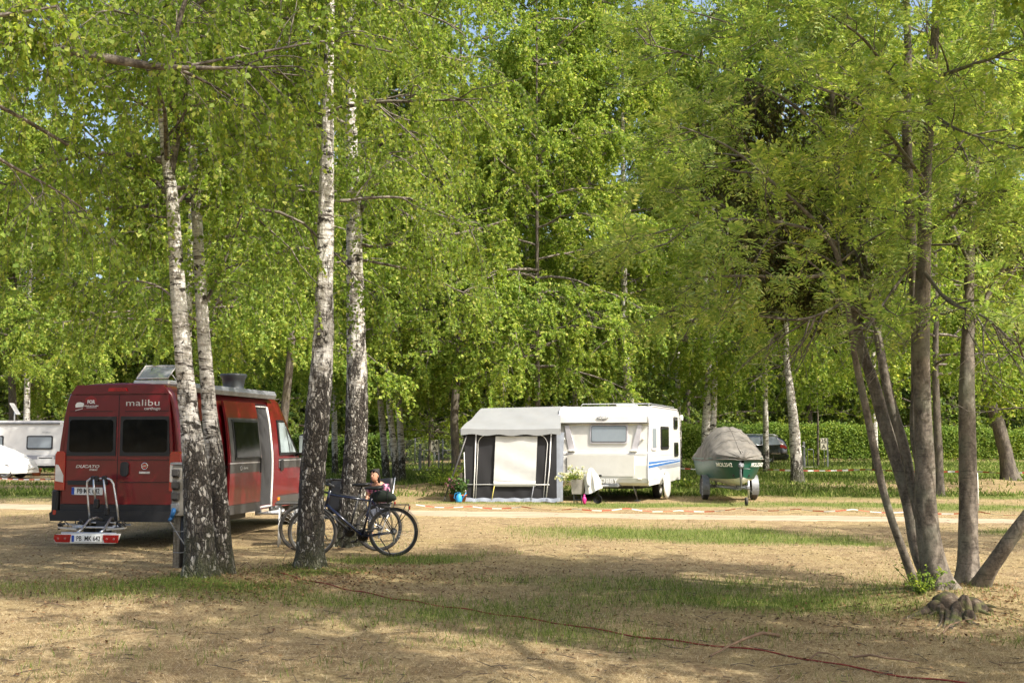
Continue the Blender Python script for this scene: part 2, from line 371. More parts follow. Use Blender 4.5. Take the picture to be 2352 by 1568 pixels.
zz = gzs(xx, yy) + .012 - .03 * edge
V = np.stack([xx, yy, zz], -1).reshape(-1, 3); ii = (np.arange(len(tx) - 1)[:, None] * K + np.arange(K - 1)[None, :]).ravel()
tag(nobj('dirt_track', V, np.stack([ii, ii + K, ii + K + 1, ii + 1], 1), M['sand'], smooth=True), kind='structure')
# grass blades: density falls off with distance so that far blades get larger, as one plant cover
def blades(name, n, y0, y1, pw, h, wd, mat, keep, flat=.0, xw=.56, label=None):
    u = rng.random(n); y = (y0 ** (1 - pw) + u * (y1 ** (1 - pw) - y0 ** (1 - pw))) ** (1 / (1 - pw))
    x = (rng.random(n) * 2 - 1) * (y * xw + 1.0)
    k = keep(x, y) > rng.random(n); x = x[k]; y = y[k]; n = len(x)
    z = gzs(x, y) - .004; a = rng.random(n) * 6.283; s = np.sqrt(y / 10.0) * (.6 + .8 * rng.random(n))
    hh = h * (.4 + rng.random(n)); lean = flat * (.5 + rng.random(n)) * hh; up = hh * np.sqrt(np.clip(1 - min(flat, .95) ** 2, .02, 1))
    ww = wd * s; b = np.stack([x, y, z], 1); d = np.stack([np.cos(a), np.sin(a), 0 * a], 1) * ww[:, None] / 2
    a2 = rng.random(n) * 6.283; tip = b + np.stack([np.cos(a2) * (lean + hh * .25), np.sin(a2) * (lean + hh * .25), up * (.7 + .5 * rng.random(n)) + .006], 1)
    V = np.stack([b - d, b + d, tip], 1).reshape(-1, 3)
    o = nobj(name, V, np.arange(3 * n).reshape(-1, 3), mat); tag(o, label, 'grass', kind='stuff'); return o
def blademat(name, stops):
    t = NT(name); c = t.ramp(t.n('ShaderNodeNewGeometry').outputs['Random Per Island'], stops)
    p = t.n('ShaderNodeBsdfPrincipled', {'Base Color': c, 'Roughness': .8, 'Specular IOR Level': .15}); tr = t.n('ShaderNodeBsdfTranslucent', {'Color': c})
    m = t.n('ShaderNodeMixShader', {0: .3, 1: p.outputs[0], 2: tr.outputs[0]}); t.t.links.new(m.outputs[0], t.out.inputs[0]); return t.m
M['straw'] = blademat('straw', [(0, (.18, .125, .058)), (.5, (.36, .275, .145)), (.85, (.50, .405, .24)), (1, (.62, .54, .38))])
M['grass'] = blademat('grass', [(0, (.07, .115, .02)), (.5, (.13, .19, .032)), (.85, (.21, .27, .055)), (1, (.42, .40, .15))])
notrack = lambda x, y: 1 - .9 * np.exp(-((trackd(x, y) + .5 * (fnoise(x, y, .8, 19) - .5)) / .8) ** 4)
blades('dry_grass', 430000, 6.2, 34, 2.0, .036, .0042, M['straw'], lambda x, y: notrack(x, y) * np.clip(1.05 - .9 * green(x, y), 0, 1) * (.35 + .65 * (fnoise(x, y, .8, 77) > .42)), flat=.8, label='dry straw coloured grass lying flat over the camp ground')
blades('green_grass', 420000, 6.2, 36, 2.0, .07, .006, M['grass'], lambda x, y: notrack(x, y) * np.clip(1.25 * green(x, y) - .04, 0, 1), flat=.25, label='short green grass growing in patches on the camp ground')
blades('lawn_grass', 120000, 33, 67, 1.2, .13, .022, M['grass'], lambda x, y: np.clip(1.3 * green(x, y), 0, 1), flat=.3, label='green lawn grass in front of the far hedge')
# ------------------------------------------------------------------ trees
def nrm(a): return a / np.maximum(np.linalg.norm(a, axis=-1, keepdims=True), 1e-9)
def rdir(n): return nrm(rng.normal(size=(n, 3)))
def grow(st, d, L, K=6, droop=.1, wig=.15):
    n = len(st); p = np.zeros((n, K, 3)); p[:, 0] = st; d = nrm(d).copy(); L = np.asarray(L)
    for k in range(1, K):
        d = nrm(d + np.array([0, 0, -droop]) + wig * rng.normal(size=(n, 3)))
        p[:, k] = p[:, k - 1] + d * (L / (K - 1))[:, None]
    return p
def along(p, idx, t):
    K = p.shape[1]; f = np.clip(t, 0, .9999) * (K - 1); i = f.astype(int); u = (f - i)[:, None]
    a = p[idx, i]; b = p[idx, i + 1]; return a * (1 - u) + b * u, nrm(b - a)
def kids(p, plen, n, t0=.15, t1=1., ang=(.5, 1.1), lf=.45, K=6, droop=.1, wig=.15, up=0.):
    N = len(p); idx = np.repeat(np.arange(N), n); t = t0 + (t1 - t0) * rng.random(N * n)
    s, tan = along(p, idx, t); perp = rdir(N * n); perp = nrm(perp - tan * (perp * tan).sum(1, keepdims=True))
    a = ang[0] + (ang[1] - ang[0]) * rng.random(N * n); d = tan * np.cos(a)[:, None] + perp * np.sin(a)[:, None] + np.array([0, 0, up])
    L = plen[idx] * lf * (1.15 - .6 * t) * (.6 + .8 * rng.random(N * n))
    return grow(s, d, L, K, droop, wig), L
def tubes(p, r0, r1, S=3):
    N, K, _ = p.shape; r0 = np.broadcast_to(r0, (N,)); r1 = np.broadcast_to(r1, (N,))
    tan = nrm(np.gradient(p, axis=1)); ref = np.array([.31, .17, .93]); u = nrm(np.cross(tan, ref)); w = np.cross(tan, u)
    r = r0[:, None] + (r1 - r0)[:, None] * np.linspace(0, 1, K)[None, :]
    a = 2 * np.pi * np.arange(S) / S
    V = p[:, :, None, :] + r[:, :, None, None] * (u[:, :, None, :] * np.cos(a)[None, None, :, None] + w[:, :, None, :] * np.sin(a)[None, None, :, None])
    b = (np.arange(N)[:, None, None] * K * S + np.arange(K - 1)[None, :, None] * S); j = np.arange(S)[None, None, :]; j2 = (j + 1) % S
    Q = np.stack([b + j, b + j2, b + S + j2, b + S + j], -1).reshape(-1, 4)
    return V.reshape(-1, 3), Q
def join(parts):
    V = []; Q = []; o = 0
    for v, q in parts: V.append(v); Q.append(q + o); o += len(v)
    return np.concatenate(V), np.concatenate(Q)
def leafq(pos, tip, nor, L, W, fold=.18, drop=.42):
    n = len(pos); tip = nrm(tip); nor = nrm(nor - tip * (nor * tip).sum(1, keepdims=True)); s = np.cross(tip, nor)
    L = np.broadcast_to(L, (n,))[:, None]; W = np.broadcast_to(W, (n,))[:, None]
    V = np.stack([pos, pos + tip * L * drop + s * W / 2 + nor * W * fold, pos + tip * L, pos + tip * L * drop - s * W / 2 + nor * W * fold], 1).reshape(-1, 3)
    return V, np.arange(4 * n).reshape(-1, 4)
def birch_leaves(tw, per, L=.05, hang=.8, out=.02, t0=.0):
    N = len(tw); n = N * per; idx = np.repeat(np.arange(N), per); s, tan = along(tw, idx, t0 + (1 - t0) * rng.random(n))
    tip = rdir(n) * .75 + np.array([0, 0, -hang]) ; nor = rdir(n) + np.array([0, 0, .25]); ll = L * (.55 + .75 * rng.random(n))
    s = s + rdir(n) * out
    return leafq(s, tip, nor, ll, ll * .78)
def rowan_leaves(tw, per, L=.15, pairs=6, t0=.2):
    N = len(tw); n = N * per; idx = np.repeat(np.arange(N), per); s, tan = along(tw, idx, t0 + (1 - t0) * rng.random(n))
    d = nrm(rdir(n) * .8 + tan * .7 + np.array([0, 0, .05])); nor = nrm(np.array([0, 0, 1.]) + rdir(n) * .6); nor = nrm(nor - d * (nor * d).sum(1, keepdims=True)); side = np.cross(d, nor)
    ll = L * (.6 + .6 * rng.random(n)); out = []
    for k in range(pairs):
        f = .22 + .78 * k / (pairs - .5); base = s + d * (ll * f)[:, None] + np.array([0, 0, -1]) * (ll * .35 * f * f)[:, None]; sz = ll * .34 * (1 - .35 * abs(f - .5))
        for sg in (-1, 1):
            out.append(leafq(base, side * sg + d * .45 - np.array([0, 0, .15]), nor + rdir(n) * .15, sz, sz * .36, .1, .5))
    out.append(leafq(s + d * ll[:, None] * .95, d, nor, ll * .3, ll * .11, .1, .5))
    return join(out)
def poly(pts, Y, y2=None):
    """trace [(px,py,width px)...] standing at distance Y -> world points, radii"""
    n = len(pts); out = []; rr = []
    for i, q in enumerate(pts):
        yy = Y if y2 is None else Y + (y2 - Y) * i / (n - 1)
        if len(q) > 3: yy = q[3]
        out.append(P(q[0], q[1], yy)); rr.append(q[2] / (F / yy) / 2)
    return np.array(out), np.array(rr)
def smooth_line(p, r, step):
    seg = np.linalg.norm(np.diff(p, axis=0), axis=1); s = np.concatenate([[0], np.cumsum(seg)]); n = max(3, int(s[-1] / step)); u = np.linspace(0, s[-1], n)
    q = np.stack([np.interp(u, s, p[:, i]) for i in range(3)], 1); rr = np.interp(u, s, r)
    k = max(1, min(int(.25 / step), n // 4))
    if k > 1:
        ker = np.ones(2 * k + 1) / (2 * k + 1)
        pad = np.concatenate([2 * q[0] - q[1:k + 1][::-1], q, 2 * q[-1] - q[-k - 1:-1][::-1]])
        q = np.stack([np.convolve(pad[:, i], ker, 'valid') for i in range(3)], 1)
    return q, rr
def trunkmesh(name, p, r, mat, parent, S=26, step=.05, rough=.06, flare=0., base=None, roots=5, sm=True, seed=1):
    """tapered trunk with lumpy bark relief; flare adds root buttresses near the foot"""
    q, rr = smooth_line(p, r, step); n = len(q)
    tan = nrm(np.gradient(q, axis=0)); u = nrm(np.cross(tan, np.array([0., 1., .02]))); w = np.cross(tan, u)
    a = np.linspace(0, 2 * np.pi, S, endpoint=False); hgt = q[:, 2] - q[0, 2]
    A, H = np.meshgrid(a, hgt); ru = rr[:, None]
    lump = (fnoise(np.cos(A) * 1.5 + seed * 9.1, H * 1.1 + np.sin(A) * 1.5, .5, seed) - .5) * 2 * rough
    fine = (fnoise(np.cos(A) * 1.2 + 4 + seed, H * .5 + np.sin(A) * 1.2, .1, seed + 5, 3) - .5) * 2 * rough * .9
    fl = flare * np.exp(-H / .22) * (.75 + .55 * np.cos(A * roots + seed)) if flare else 0
    rad = ru * (1 + lump + fine + fl)
    V = q[:, None, :] + rad[..., None] * (u[:, None, :] * np.cos(A)[..., None] + w[:, None, :] * np.sin(A)[..., None])
    i = (np.arange(n - 1)[:, None] * S); j = np.arange(S)[None, :]
    Q = np.stack([i + j, i + (j + 1) % S, i + S + (j + 1) % S, i + S + j], -1).reshape(-1, 4)
    if base is not None: V = V - np.array(base)
    return nobj(name, V.reshape(-1, 3), Q, mat, parent, smooth=sm)
def resamp(p, K):
    s = np.concatenate([[0], np.cumsum(np.linalg.norm(np.diff(p, axis=0), axis=1))]); u = np.linspace(0, s[-1], K)
    return np.stack([np.interp(u, s, p[:, i]) for i in range(3)], 1), s[-1]
def birch_crown(prim, plen, n2=8, n3=7, per=24, leaf=.055, lf2=.42, tl=.8, hang=.7, droop2=.12, droopt=.38, out=.03, keep=None):
    """second order limbs, hanging twigs and leaves on primary limbs (N,K,3); returns branch and leaf meshes"""
    sec, sl = kids(prim, plen, n2, .15, 1, (.4, 1.1), lf2, 7, droop2, .16)
    n = len(sec) * n3; idx = np.repeat(np.arange(len(sec)), n3); s, tan = along(sec, idx, rng.random(n) ** .8)
    tw = grow(s, tan * .6 + rdir(n) * .7, tl * (.4 + .9 * rng.random(n)), 6, droopt, .12)
    if keep is not None: tw = tw[keep(tw[:, 3])]
    L = birch_leaves(tw, per, leaf, hang, out, .1)
    return [tubes(sec, .004 + sl * .007, .003, 4), tubes(tw, .0035, .002, 3)], L
def auto_prims(p, z0, z1, n, L0, L1, el=(.1, .7), droop=.07, wig=.1, K=9):
    zz = z0 + (z1 - z0) * np.sort(rng.random(n)); x = np.interp(zz, p[:, 2], p[:, 0]); y = np.interp(zz, p[:, 2], p[:, 1])
    f = (zz - z0) / (z1 - z0); az = np.arange(n) * 2.4 + rng.random(n) * .9; e = el[0] + (el[1] - el[0]) * (.4 * rng.random(n) + .6 * f)
    d = np.stack([np.cos(az) * np.cos(e), np.sin(az) * np.cos(e), np.sin(e)], 1); L = (L0 + (L1 - L0) * f) * (.75 + .5 * rng.random(n))
    return grow(np.stack([x, y, zz], 1), d, L, K, droop, wig), L
def near_tree(name, label, cat, base, trunks, limbs, prims, mats, crown, tname='trunk', group=None, extra=None, troot=None):
    base = np.array(base); root = empty(name, base, label=label, cat=cat, group=group)
    for i, tr in enumerate(trunks): trunkmesh(tname, tr[0], tr[1], mats[0], root, base=base, seed=i * 3 + len(label), **(tr[2] if len(tr) > 2 else {}))
    P_, L_ = prims; parts = [tubes(P_, .008 + L_ * .008, .005, 6)]
    for lp, lr in limbs:
        q, rr = smooth_line(lp, lr, .1); v, f = tubes(q[None], 1, 1, 8)
        v = q.repeat(8, 0) + (v - q.repeat(8, 0)) * rr.repeat(8)[:, None]; parts.append((v, f))
    if limbs:
        rs = [resamp(l[0], P_.shape[1]) for l in limbs]; P_ = np.concatenate([P_, np.stack([a for a, b in rs])]); L_ = np.concatenate([L_, [b * 1.0 for a, b in rs]])
    br, lv = crown(P_, L_)
    v, q = join(parts + br); nobj('branches', v - base, q, mats[1], root, smooth=True)
    nobj('crown', lv[0] - base, lv[1], mats[2], root)
    if extra: extra(root, base, P_, L_)
    return root
# ---- the four foreground birches, trunks traced from foot to frame edge and on up to 14 m
def up(p, r, top, ln=(0, 0), n=5):
    a = p[-1]; t = np.linspace(0, 1, n + 1)[1:, None]; e = np.array([[a[0] + ln[0], a[1] + ln[1], top]])
    return np.concatenate([p, a + (e - a) * t]), np.concatenate([r, r[-1] + (.015 - r[-1]) * t[:, 0]])
def ground_foot(p, r):
    p = p.copy(); z = gz(p[0, 0], p[0, 1]) - .06
    p[0, 2] = z; return p, r
def birch(traced, Y, top, label, n=32, z0=4.4, L0=2.8, L1=1.6, limbs=(), kw={}, per=36, **cr):
    p, r = ground_foot(*poly(traced, Y)); p, r = up(p, r, top)
    lm = [poly(l, Y) for l in limbs]
    pr = auto_prims(p, z0, top - .3, n, L0, L1)
    return near_tree('birch_tree', label, 'birch tree', (p[0, 0], p[0, 1], gz(p[0, 0], p[0, 1])), [(p, r, dict(flare=.45, S=40, step=.035, rough=.10))], lm, pr, (M['birch_rough'] if traced[0][0] > 600 else M['birch'], M['limb'], M['leaf_birch']),
        lambda a, b: birch_crown(a, b, per=per, **cr), group='birches at the front of the camp ground')
birch([(460, 1322, 66), (459, 1250, 64), (453, 1150, 62), (446, 1050, 54), (434, 950, 44), (424, 850, 39), (412, 700, 35), (402, 560, 30), (396, 450, 29), (386, 390, 26), (378, 330, 22), (372, 250, 20), (368, 100, 16)], 13.5, 13.5,
      'tall birch with dark cracked foot, leaning left in front of the red camper van', limbs=[
      [(392, 400, 20), (403, 330, 19), (415, 280, 16), (428, 200, 13), (436, 100, 10)], [(395, 470, 14), (372, 420, 10), (330, 395, 7), (280, 380, 5)], [(404, 472, 10), (440, 430, 8), (480, 395, 5), (530, 370, 4)],
      [(405, 690, 6), (350, 640, 6), (260, 650, 4), (180, 670, 2)], [(385, 500, 6), (350, 497, 5), (310, 490, 3)]])
birch([(512, 1314, 46), (507, 1200, 44), (493, 1050, 41), (481, 950, 35), (474, 850, 31), (463, 700, 27), (458, 600, 25), (453, 500, 24), (445, 400, 20), (437, 300, 16), (432, 200, 13)], 13.9, 13,
      'slimmer birch standing close behind the left leaning birch by the power box', n=20, limbs=[[(470, 700, 8), (500, 640, 7), (530, 560, 5), (560, 480, 4)]])
birch([(710, 1304, 60), (712, 1230, 58), (717, 1100, 57), (730, 950, 55), (742, 800, 48), (746, 650, 39), (748, 500, 37), (751, 400, 33), (752, 340, 29), (754, 200, 24), (758, 50, 20)], 14.5, 14.5,
      'thick birch with deeply cracked bark whose foot hides the bicycle front wheel', n=26)
birch([(802, 1246, 62), (808, 1150, 56), (819, 1000, 50), (820, 850, 46), (817, 700, 40), (814, 600, 37), (812, 450, 34), (807, 350, 29), (806, 150, 22)], 17.6, 15.5,
      'straight birch behind the dark blue bicycle, farthest right of the front birches', n=28, L0=3.2, limbs=[[(818, 500, 16), (850, 450, 14), (875, 400, 11), (895, 365, 8)], [(818, 555, 9), (860, 575, 7), (930, 545, 6), (1000, 560, 4)], [(828, 450, 10), (900, 470, 8), (1010, 545, 9), (1090, 530, 8), (1165, 505, 5)]])
# ---- overhanging birch rooted just outside the left of the frame: its big pale limb crosses the top left
tp = np.array([(-6.6, 9.6, 0), (-6.7, 9.6, 3), (-6.9, 9.7, 6), (-7.0, 9.7, 11)]); tr = np.array([.17, .14, .11, .03])
lm = [poly([(-140, 60, 40), (0, 102, 26), (110, 106, 24), (200, 128, 22), (262, 136, 24), (330, 150, 20), (380, 158, 16), (440, 155, 12), (540, 158, 6), (680, 150, 3), (740, 158, 1)], 10.2, 11.2),
      poly([(-100, 200, 16), (0, 243, 10), (100, 300, 9), (215, 368, 6)], 10.4, 11.5), poly([(-100, 40, 14), (20, 36, 10), (75, 25, 8), (130, 15, 6)], 10.0), poly([(400, 150, 10, 11), (400, 90, 12, 11), (415, 30, 12, 11), (440, -40, 10, 11), (500, -160, 7, 11)], 11),
      poly([(160, 118, 8), (170, 70, 8), (140, 30, 7), (110, -20, 5)], 10.6), poly([(400, 155, 10, 11), (480, 190, 7, 11.2), (560, 240, 4, 11.6), (640, 330, 3, 12)], 11), poly([(440, 150, 8, 11), (600, 120, 6, 11.5), (760, 90, 5, 12), (900, 120, 4, 12)], 11),
      poly([(-100, 300, 12, 10), (20, 380, 8, 10.6), (140, 440, 5, 11), (240, 520, 3, 11.4)], 10)]
near_tree('birch_tree', 'birch limb crossing the top left corner, pale branch with big drooping leaves', 'birch tree', (-6.6, 9.6, 0), [(tp, tr, dict(flare=.4))], lm, auto_prims(tp, 5.2, 10.6, 18, 2.6, 1.6), (M['birch'], M['limb'], M['leaf_birch']),
    lambda a, b: birch_crown(a, b, n2=7, n3=6, per=26, leaf=.062, tl=.8, lf2=.33))
# ---- the many-stemmed rowan on the right
RY = 11.6
stems = [
 [(2113, 1374, 20), (2095, 1325, 19), (2074, 1266, 18), (2036, 1159, 17), (2007, 1029, 17), (1985, 917, 17), (1970, 855, 16), (1958, 787, 13), (1945, 690, 12), (1930, 600, 11), (1905, 540, 10), (1860, 495, 9), (1800, 440, 8), (1750, 400, 7), (1700, 350, 6), (1620, 310, 5), (1560, 290, 3)],
 [(2140, 1345, 26), (2108, 1290, 28), (2086, 1145, 30), (2060, 1058, 30), (2031, 975, 30), (2007, 879, 27), (1975, 792, 22), (1962, 700, 17), (1948, 600, 15), (1930, 470, 14), (1918, 330, 13), (1910, 180, 11), (1897, 60, 9), (1885, -60, 7)],
 [(2104, 1190, 8), (2096, 1125, 20), (2079, 1029, 24), (2045, 927, 23), (2026, 830, 20), (2012, 740, 18), (2000, 670, 15), (1985, 600, 12), (1975, 520, 9)],
 [(2165, 1372, 84), (2152, 1330, 62), (2137, 1265, 53), (2125, 1169, 48), (2125, 1072, 44), (2120, 951, 38), (2115, 806, 38), (2118, 700, 36), (2121, 600, 32), (2125, 500, 30), (2126, 380, 26), (2137, 250, 24), (2147, 100, 19), (2152, -60, 16), (2160, -250, 10)],
 [(2128, 1170, 8), (2116, 1085, 18), (2101, 1010, 26), (2104, 900, 22), (2104, 760, 22), (2098, 620, 22), (2090, 500, 23), (2084, 400, 24), (2082, 250, 22), (2086, 120, 18), (2080, -40, 14), (2060, -240, 8)],
 [(2224, 1350, 58), (2224, 1300, 45), (2224, 1241, 42), (2224, 1145, 40), (2222, 1000, 37), (2220, 903, 35), (2223, 800, 30), (2225, 650, 22), (2232, 500, 18), (2245, 350, 14), (2260, 200, 10), (2280, 20, 7)],
 [(2245, 1362, 44), (2254, 1335, 36), (2278, 1300, 32), (2311, 1251, 31), (2350, 1196, 29), (2420, 1110, 26), (2520, 960, 22), (2600, 780, 18), (2640, 560, 14), (2640, 300, 8)]]
sy = [RY - .05, RY + .25, RY + .2, RY, RY + .15, RY + .35, RY + .1]; ends = [RY - 1.0, RY + 1.2, RY + .8, RY, RY + .6, RY + 1.0, RY - .8]
tr_ = []
for s_, a, b in zip(stems, sy, ends):
    p, r = poly(s_, a, b); tr_.append((p, r, dict(S=24, step=.045, rough=.055)))
for i in (0, 3, 5, 6): tr_[i][2]['flare'] = .3
rl = [  # side limbs (px, py, width, distance)
 [(1925, 560, 10, 11.2), (1850, 520, 8, 10.9), (1700, 500, 7, 10.6), (1560, 520, 5, 10.4), (1420, 560, 3, 10.2)],
 [(1940, 620, 10, 11.2), (1850, 640, 9, 10.8), (1700, 632, 6, 10.4), (1575, 640, 4, 10.2)],
 [(1918, 330, 9, 12.2), (1850, 260, 8, 12.2), (1760, 200, 6, 12.2), (1600, 130, 4, 12.2), (1480, 100, 3, 12.2)],
 [(1910, 200, 8, 12.3), (1800, 120, 7, 12.1), (1700, 60, 5, 12), (1560, 20, 3, 12)],
 [(2126, 420, 9, 11.6), (2060, 330, 8, 11), (1980, 240, 6, 10.6), (1880, 200, 4, 10.2)],
 [(2130, 540, 10, 11.6), (2200, 470, 9, 11.2), (2280, 440, 7, 10.8), (2400, 430, 4, 10.4)],
 [(2120, 620, 10, 11.6), (2180, 700, 8, 10.9), (2260, 720, 6, 10.4), (2330, 790, 4, 10)],
 [(2145, 180, 10, 11.6), (2230, 150, 8, 11), (2320, 120, 7, 10.6), (2450, 60, 5, 10.2)],
 [(2225, 760, 12, 12.2), (2290, 640, 10, 12.2), (2340, 560, 8, 12), (2450, 480, 5, 11.8)],
 [(2224, 600, 9, 12.2), (2180, 500, 7, 12.5), (2230, 380, 5, 12.8), (2300, 250, 4, 13)],
 [(2084, 330, 9, 11.9), (2010, 420, 7, 12.6), (1900, 400, 6, 13.2), (1780, 380, 4, 13.6)],
 [(2016, 730, 8, 11.8), (1960, 560, 7, 12.4), (1880, 480, 5, 13), (1700, 440, 4, 13.5), (1500, 420, 3, 14)],
 [(2100, 600, 8, 11.6), (2040, 680, 6, 10.8), (1990, 760, 4, 10.2)], [(2060, 200, 8, 11.8), (1990, 90, 7, 11.4), (1900, 30, 5, 11)], [(2137, 260, 8, 11.6), (2200, 300, 6, 10.8), (2300, 330, 5, 10.2), (2400, 350, 3, 9.8)],
 [(2400, 1000, 8, 11), (2360, 850, 6, 10.8), (2330, 760, 4, 10.5)], [(1945, 690, 8, 11.2), (1850, 740, 6, 11), (1700, 720, 4, 10.7), (1560, 700, 3, 10.5)], [(2000, 560, 8, 12), (1930, 640, 6, 12.6), (1800, 690, 5, 13.2), (1640, 680, 3, 13.6)]]
rlm = [poly(l, RY) for l in rl]
cent = np.array([P(2170, 300, RY + .3)])
def rowan_crown(a, b):
    allp = np.concatenate([a] + [resamp(t_[0][len(t_[0]) // 2:], a.shape[1])[0][None] for t_ in tr_]); L = np.concatenate([b, [2.0] * len(tr_)])
    sec, sl = kids(allp, np.clip(L, 1, 2.6), 11, .1, 1, (.5, 1.2), .42, 7, .03, .17)
    n3 = 5; n = len(sec) * n3; idx = np.repeat(np.arange(len(sec)), n3); s, tan = along(sec, idx, .2 + .8 * rng.random(n))
    tw = grow(s, tan + rdir(n) * .8 + np.array([0, 0, .1]), .34 * (.5 + rng.random(n)), 4, .05, .15)
    px = CX + F * tw[:, 2, 0] / tw[:, 2, 1]
    tw2 = tw[tw[:, 2, 2] > 2.6 + .5 * rng.random(n)]
    rowan_crown.tw = tw2
    return [tubes(sec, .004 + sl * .008, .003, 4), tubes(tw, .004, .002, 3)], rowan_leaves(tw2, 8, .20, 5)
def rowan_extra(root, base, P_, L_):
    tw = rowan_crown.tw; k = rng.random(len(tw)) < .22; e = tw[k][:, -1]; n = len(e) * 26
    c = np.repeat(e, 26, 0) + rdir(n) * np.array([.045, .045, .018]) * rng.random((n, 1)) ** .4 + np.array([0, 0, .01])
    v, q = leafq(c, rdir(n), rdir(n) + np.array([0, 0, 1.5]), .013, .013); nobj('blossom', v - base, q, M['blossom'], root)
    # dark old seed clusters hanging in the inner left crown
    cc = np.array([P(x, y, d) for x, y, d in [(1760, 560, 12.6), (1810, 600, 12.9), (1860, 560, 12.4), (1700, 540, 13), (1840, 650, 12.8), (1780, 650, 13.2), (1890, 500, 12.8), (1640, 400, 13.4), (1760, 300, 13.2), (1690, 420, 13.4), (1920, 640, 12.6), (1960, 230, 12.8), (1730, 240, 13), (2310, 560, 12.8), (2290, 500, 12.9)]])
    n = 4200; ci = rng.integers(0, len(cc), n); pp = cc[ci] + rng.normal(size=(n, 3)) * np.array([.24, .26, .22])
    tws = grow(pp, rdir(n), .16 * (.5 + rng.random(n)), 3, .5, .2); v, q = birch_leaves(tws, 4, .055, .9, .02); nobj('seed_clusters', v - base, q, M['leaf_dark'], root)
    v, q = tubes(grow(cc[ci[:900]] , rdir(900), .6 * rng.random(900), 5, .1, .3), .006, .003, 3); nobj('dead_twigs', v - base, q, M['twig'], root)
pr = (np.zeros((0, 9, 3)), np.zeros(0))
pt = auto_prims(tr_[3][0], 5, 9, 10, 2.6, 1.6, (.3, .9), .02)
rowan = near_tree('rowan_tree', 'rowan with seven grey stems fanning out from one mossy stump, front right', 'rowan tree', P(2180, 1375, RY), tr_, rlm, pt, (M['rowan'], M['rowan'], M['leaf_rowan']), rowan_crown, tname='stem', extra=rowan_extra)
# ---- shared crowns for the mid-distance birches and the wood behind the hedge (local origin at the foot)
def crown_mesh(nm, H, z0, n, L0, L1, n2, n3, per, leaf, tl, lmat, el=(.0, .8), droop=.08, droopt=.2, lean=0):
    p = np.array([(0, 0, 0), (0, 0, H)], float); a, L = auto_prims(p, z0, H - .3, n, L0, L1, el, droop)
    br, lv = birch_crown(a, L, n2, n3, per, leaf, .45, tl, droopt=droopt, keep=(lambda p: p[:, 2] > 2.3 + .8 * rng.random(len(p))) if z0 > 3.5 else None)
    v, q = join([tubes(a, .015 + L * .01, .008, 5), br[0]])
    b = nobj('branches', v, q, M['limb'] if lmat != 'leaf_forest' else M['dark_bark'], smooth=True); c = nobj('crown', lv[0], lv[1], M[lmat]); return b, c
KIND = {
 'mid0': crown_mesh('m0', 19, 4.3, 46, 3.8, 1.7, 9, 7, 34, .10, 1.0, 'leaf_mid'), 'mid1': crown_mesh('m1', 20, 4.8, 46, 3.6, 1.5, 9, 7, 34, .10, 1.1, 'leaf_mid'),
 'mid2': crown_mesh('m2', 18, 3.9, 42, 4.0, 1.9, 9, 7, 34, .10, .9, 'leaf_mid'),
 'shade': crown_mesh('sh', 14, 6.4, 30, 3.8, 2.0, 8, 7, 26, .09, .8, 'leaf_mid', (.0, .8), .04, .3),
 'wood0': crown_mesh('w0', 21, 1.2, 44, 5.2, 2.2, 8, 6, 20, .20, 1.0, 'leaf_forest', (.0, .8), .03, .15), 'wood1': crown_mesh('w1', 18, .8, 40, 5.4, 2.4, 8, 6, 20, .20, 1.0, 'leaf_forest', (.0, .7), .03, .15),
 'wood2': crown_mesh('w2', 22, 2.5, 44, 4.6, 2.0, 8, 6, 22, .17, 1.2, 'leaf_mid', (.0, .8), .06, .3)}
used = set()
def crown_at(kind, root, s=1, rz=0):
    for o in KIND[kind]:
        if kind in used: o = o.copy(); COL.objects.link(o)
        o.parent = root; o.scale = (s,) * 3; o.rotation_euler = (0, 0, rz)
    used.add(kind)
def mid_tree(traced, Y, kind, label, top=18, s=1, cat='birch tree', name='birch_tree', bk='birch_far', group='birches around the pitches', S=16):
    pp = []
    for t_ in (traced if isinstance(traced[0][0], tuple) else [traced]):
        p, r = ground_foot(*poly(t_, Y)); pp.append(up(p, r, top))
    b = np.array((pp[0][0][0, 0], pp[0][0][0, 1], gz(pp[0][0][0, 0], pp[0][0][0, 1])))
    root = empty(name, b, label=label, cat=cat, group=group)
    for i, (p, r) in enumerate(pp): trunkmesh('trunk', p, r, M[bk], root, S=S, step=.12, rough=.1, flare=.3, base=b, seed=int(traced[0][0][0] if isinstance(traced[0][0], tuple) else traced[0][0]))
    crown_at(kind, root, s, random.random() * 6); return root
mid_tree([(888, 1092, 17), (880, 1000, 15), (872, 900, 13), (868, 780, 11)], 45, 'mid0', 'left one of three birch trunks standing together beyond the bicycle')
mid_tree([(912, 1100, 17), (906, 1040, 16), (897, 960, 13), (890, 880, 12), (884, 760, 10)], 42, 'mid1', 'pale birch trunk leaning left, middle one of the three beyond the bicycle')
mid_tree([(924, 1098, 17), (922, 1020, 15), (916, 930, 14), (912, 800, 12)], 43, 'mid2', 'right one of three birch trunks, upright and palest, left of sign 24 A')
mid_tree([(1052, 1112, 24), (1046, 1040, 19), (1043, 960, 19), (1048, 880, 17), (1056, 800, 15)], 38, 'mid2', 'dark trunked tree at the left corner of the awning tent', cat='tree', name='broadleaf_tree', bk='dark_bark', group=None)
mid_tree([(1324, 1095, 14), (1322, 950, 12), (1320, 850, 11), (1317, 760, 10)], 46, 'mid0', 'slim birch rising behind the left half of the caravan roof')
mid_tree([(1450, 1100, 24), (1446, 930, 22), (1438, 820, 18), (1434, 720, 15)], 40, 'mid1', 'thick birch rising behind the middle of the caravan roof')
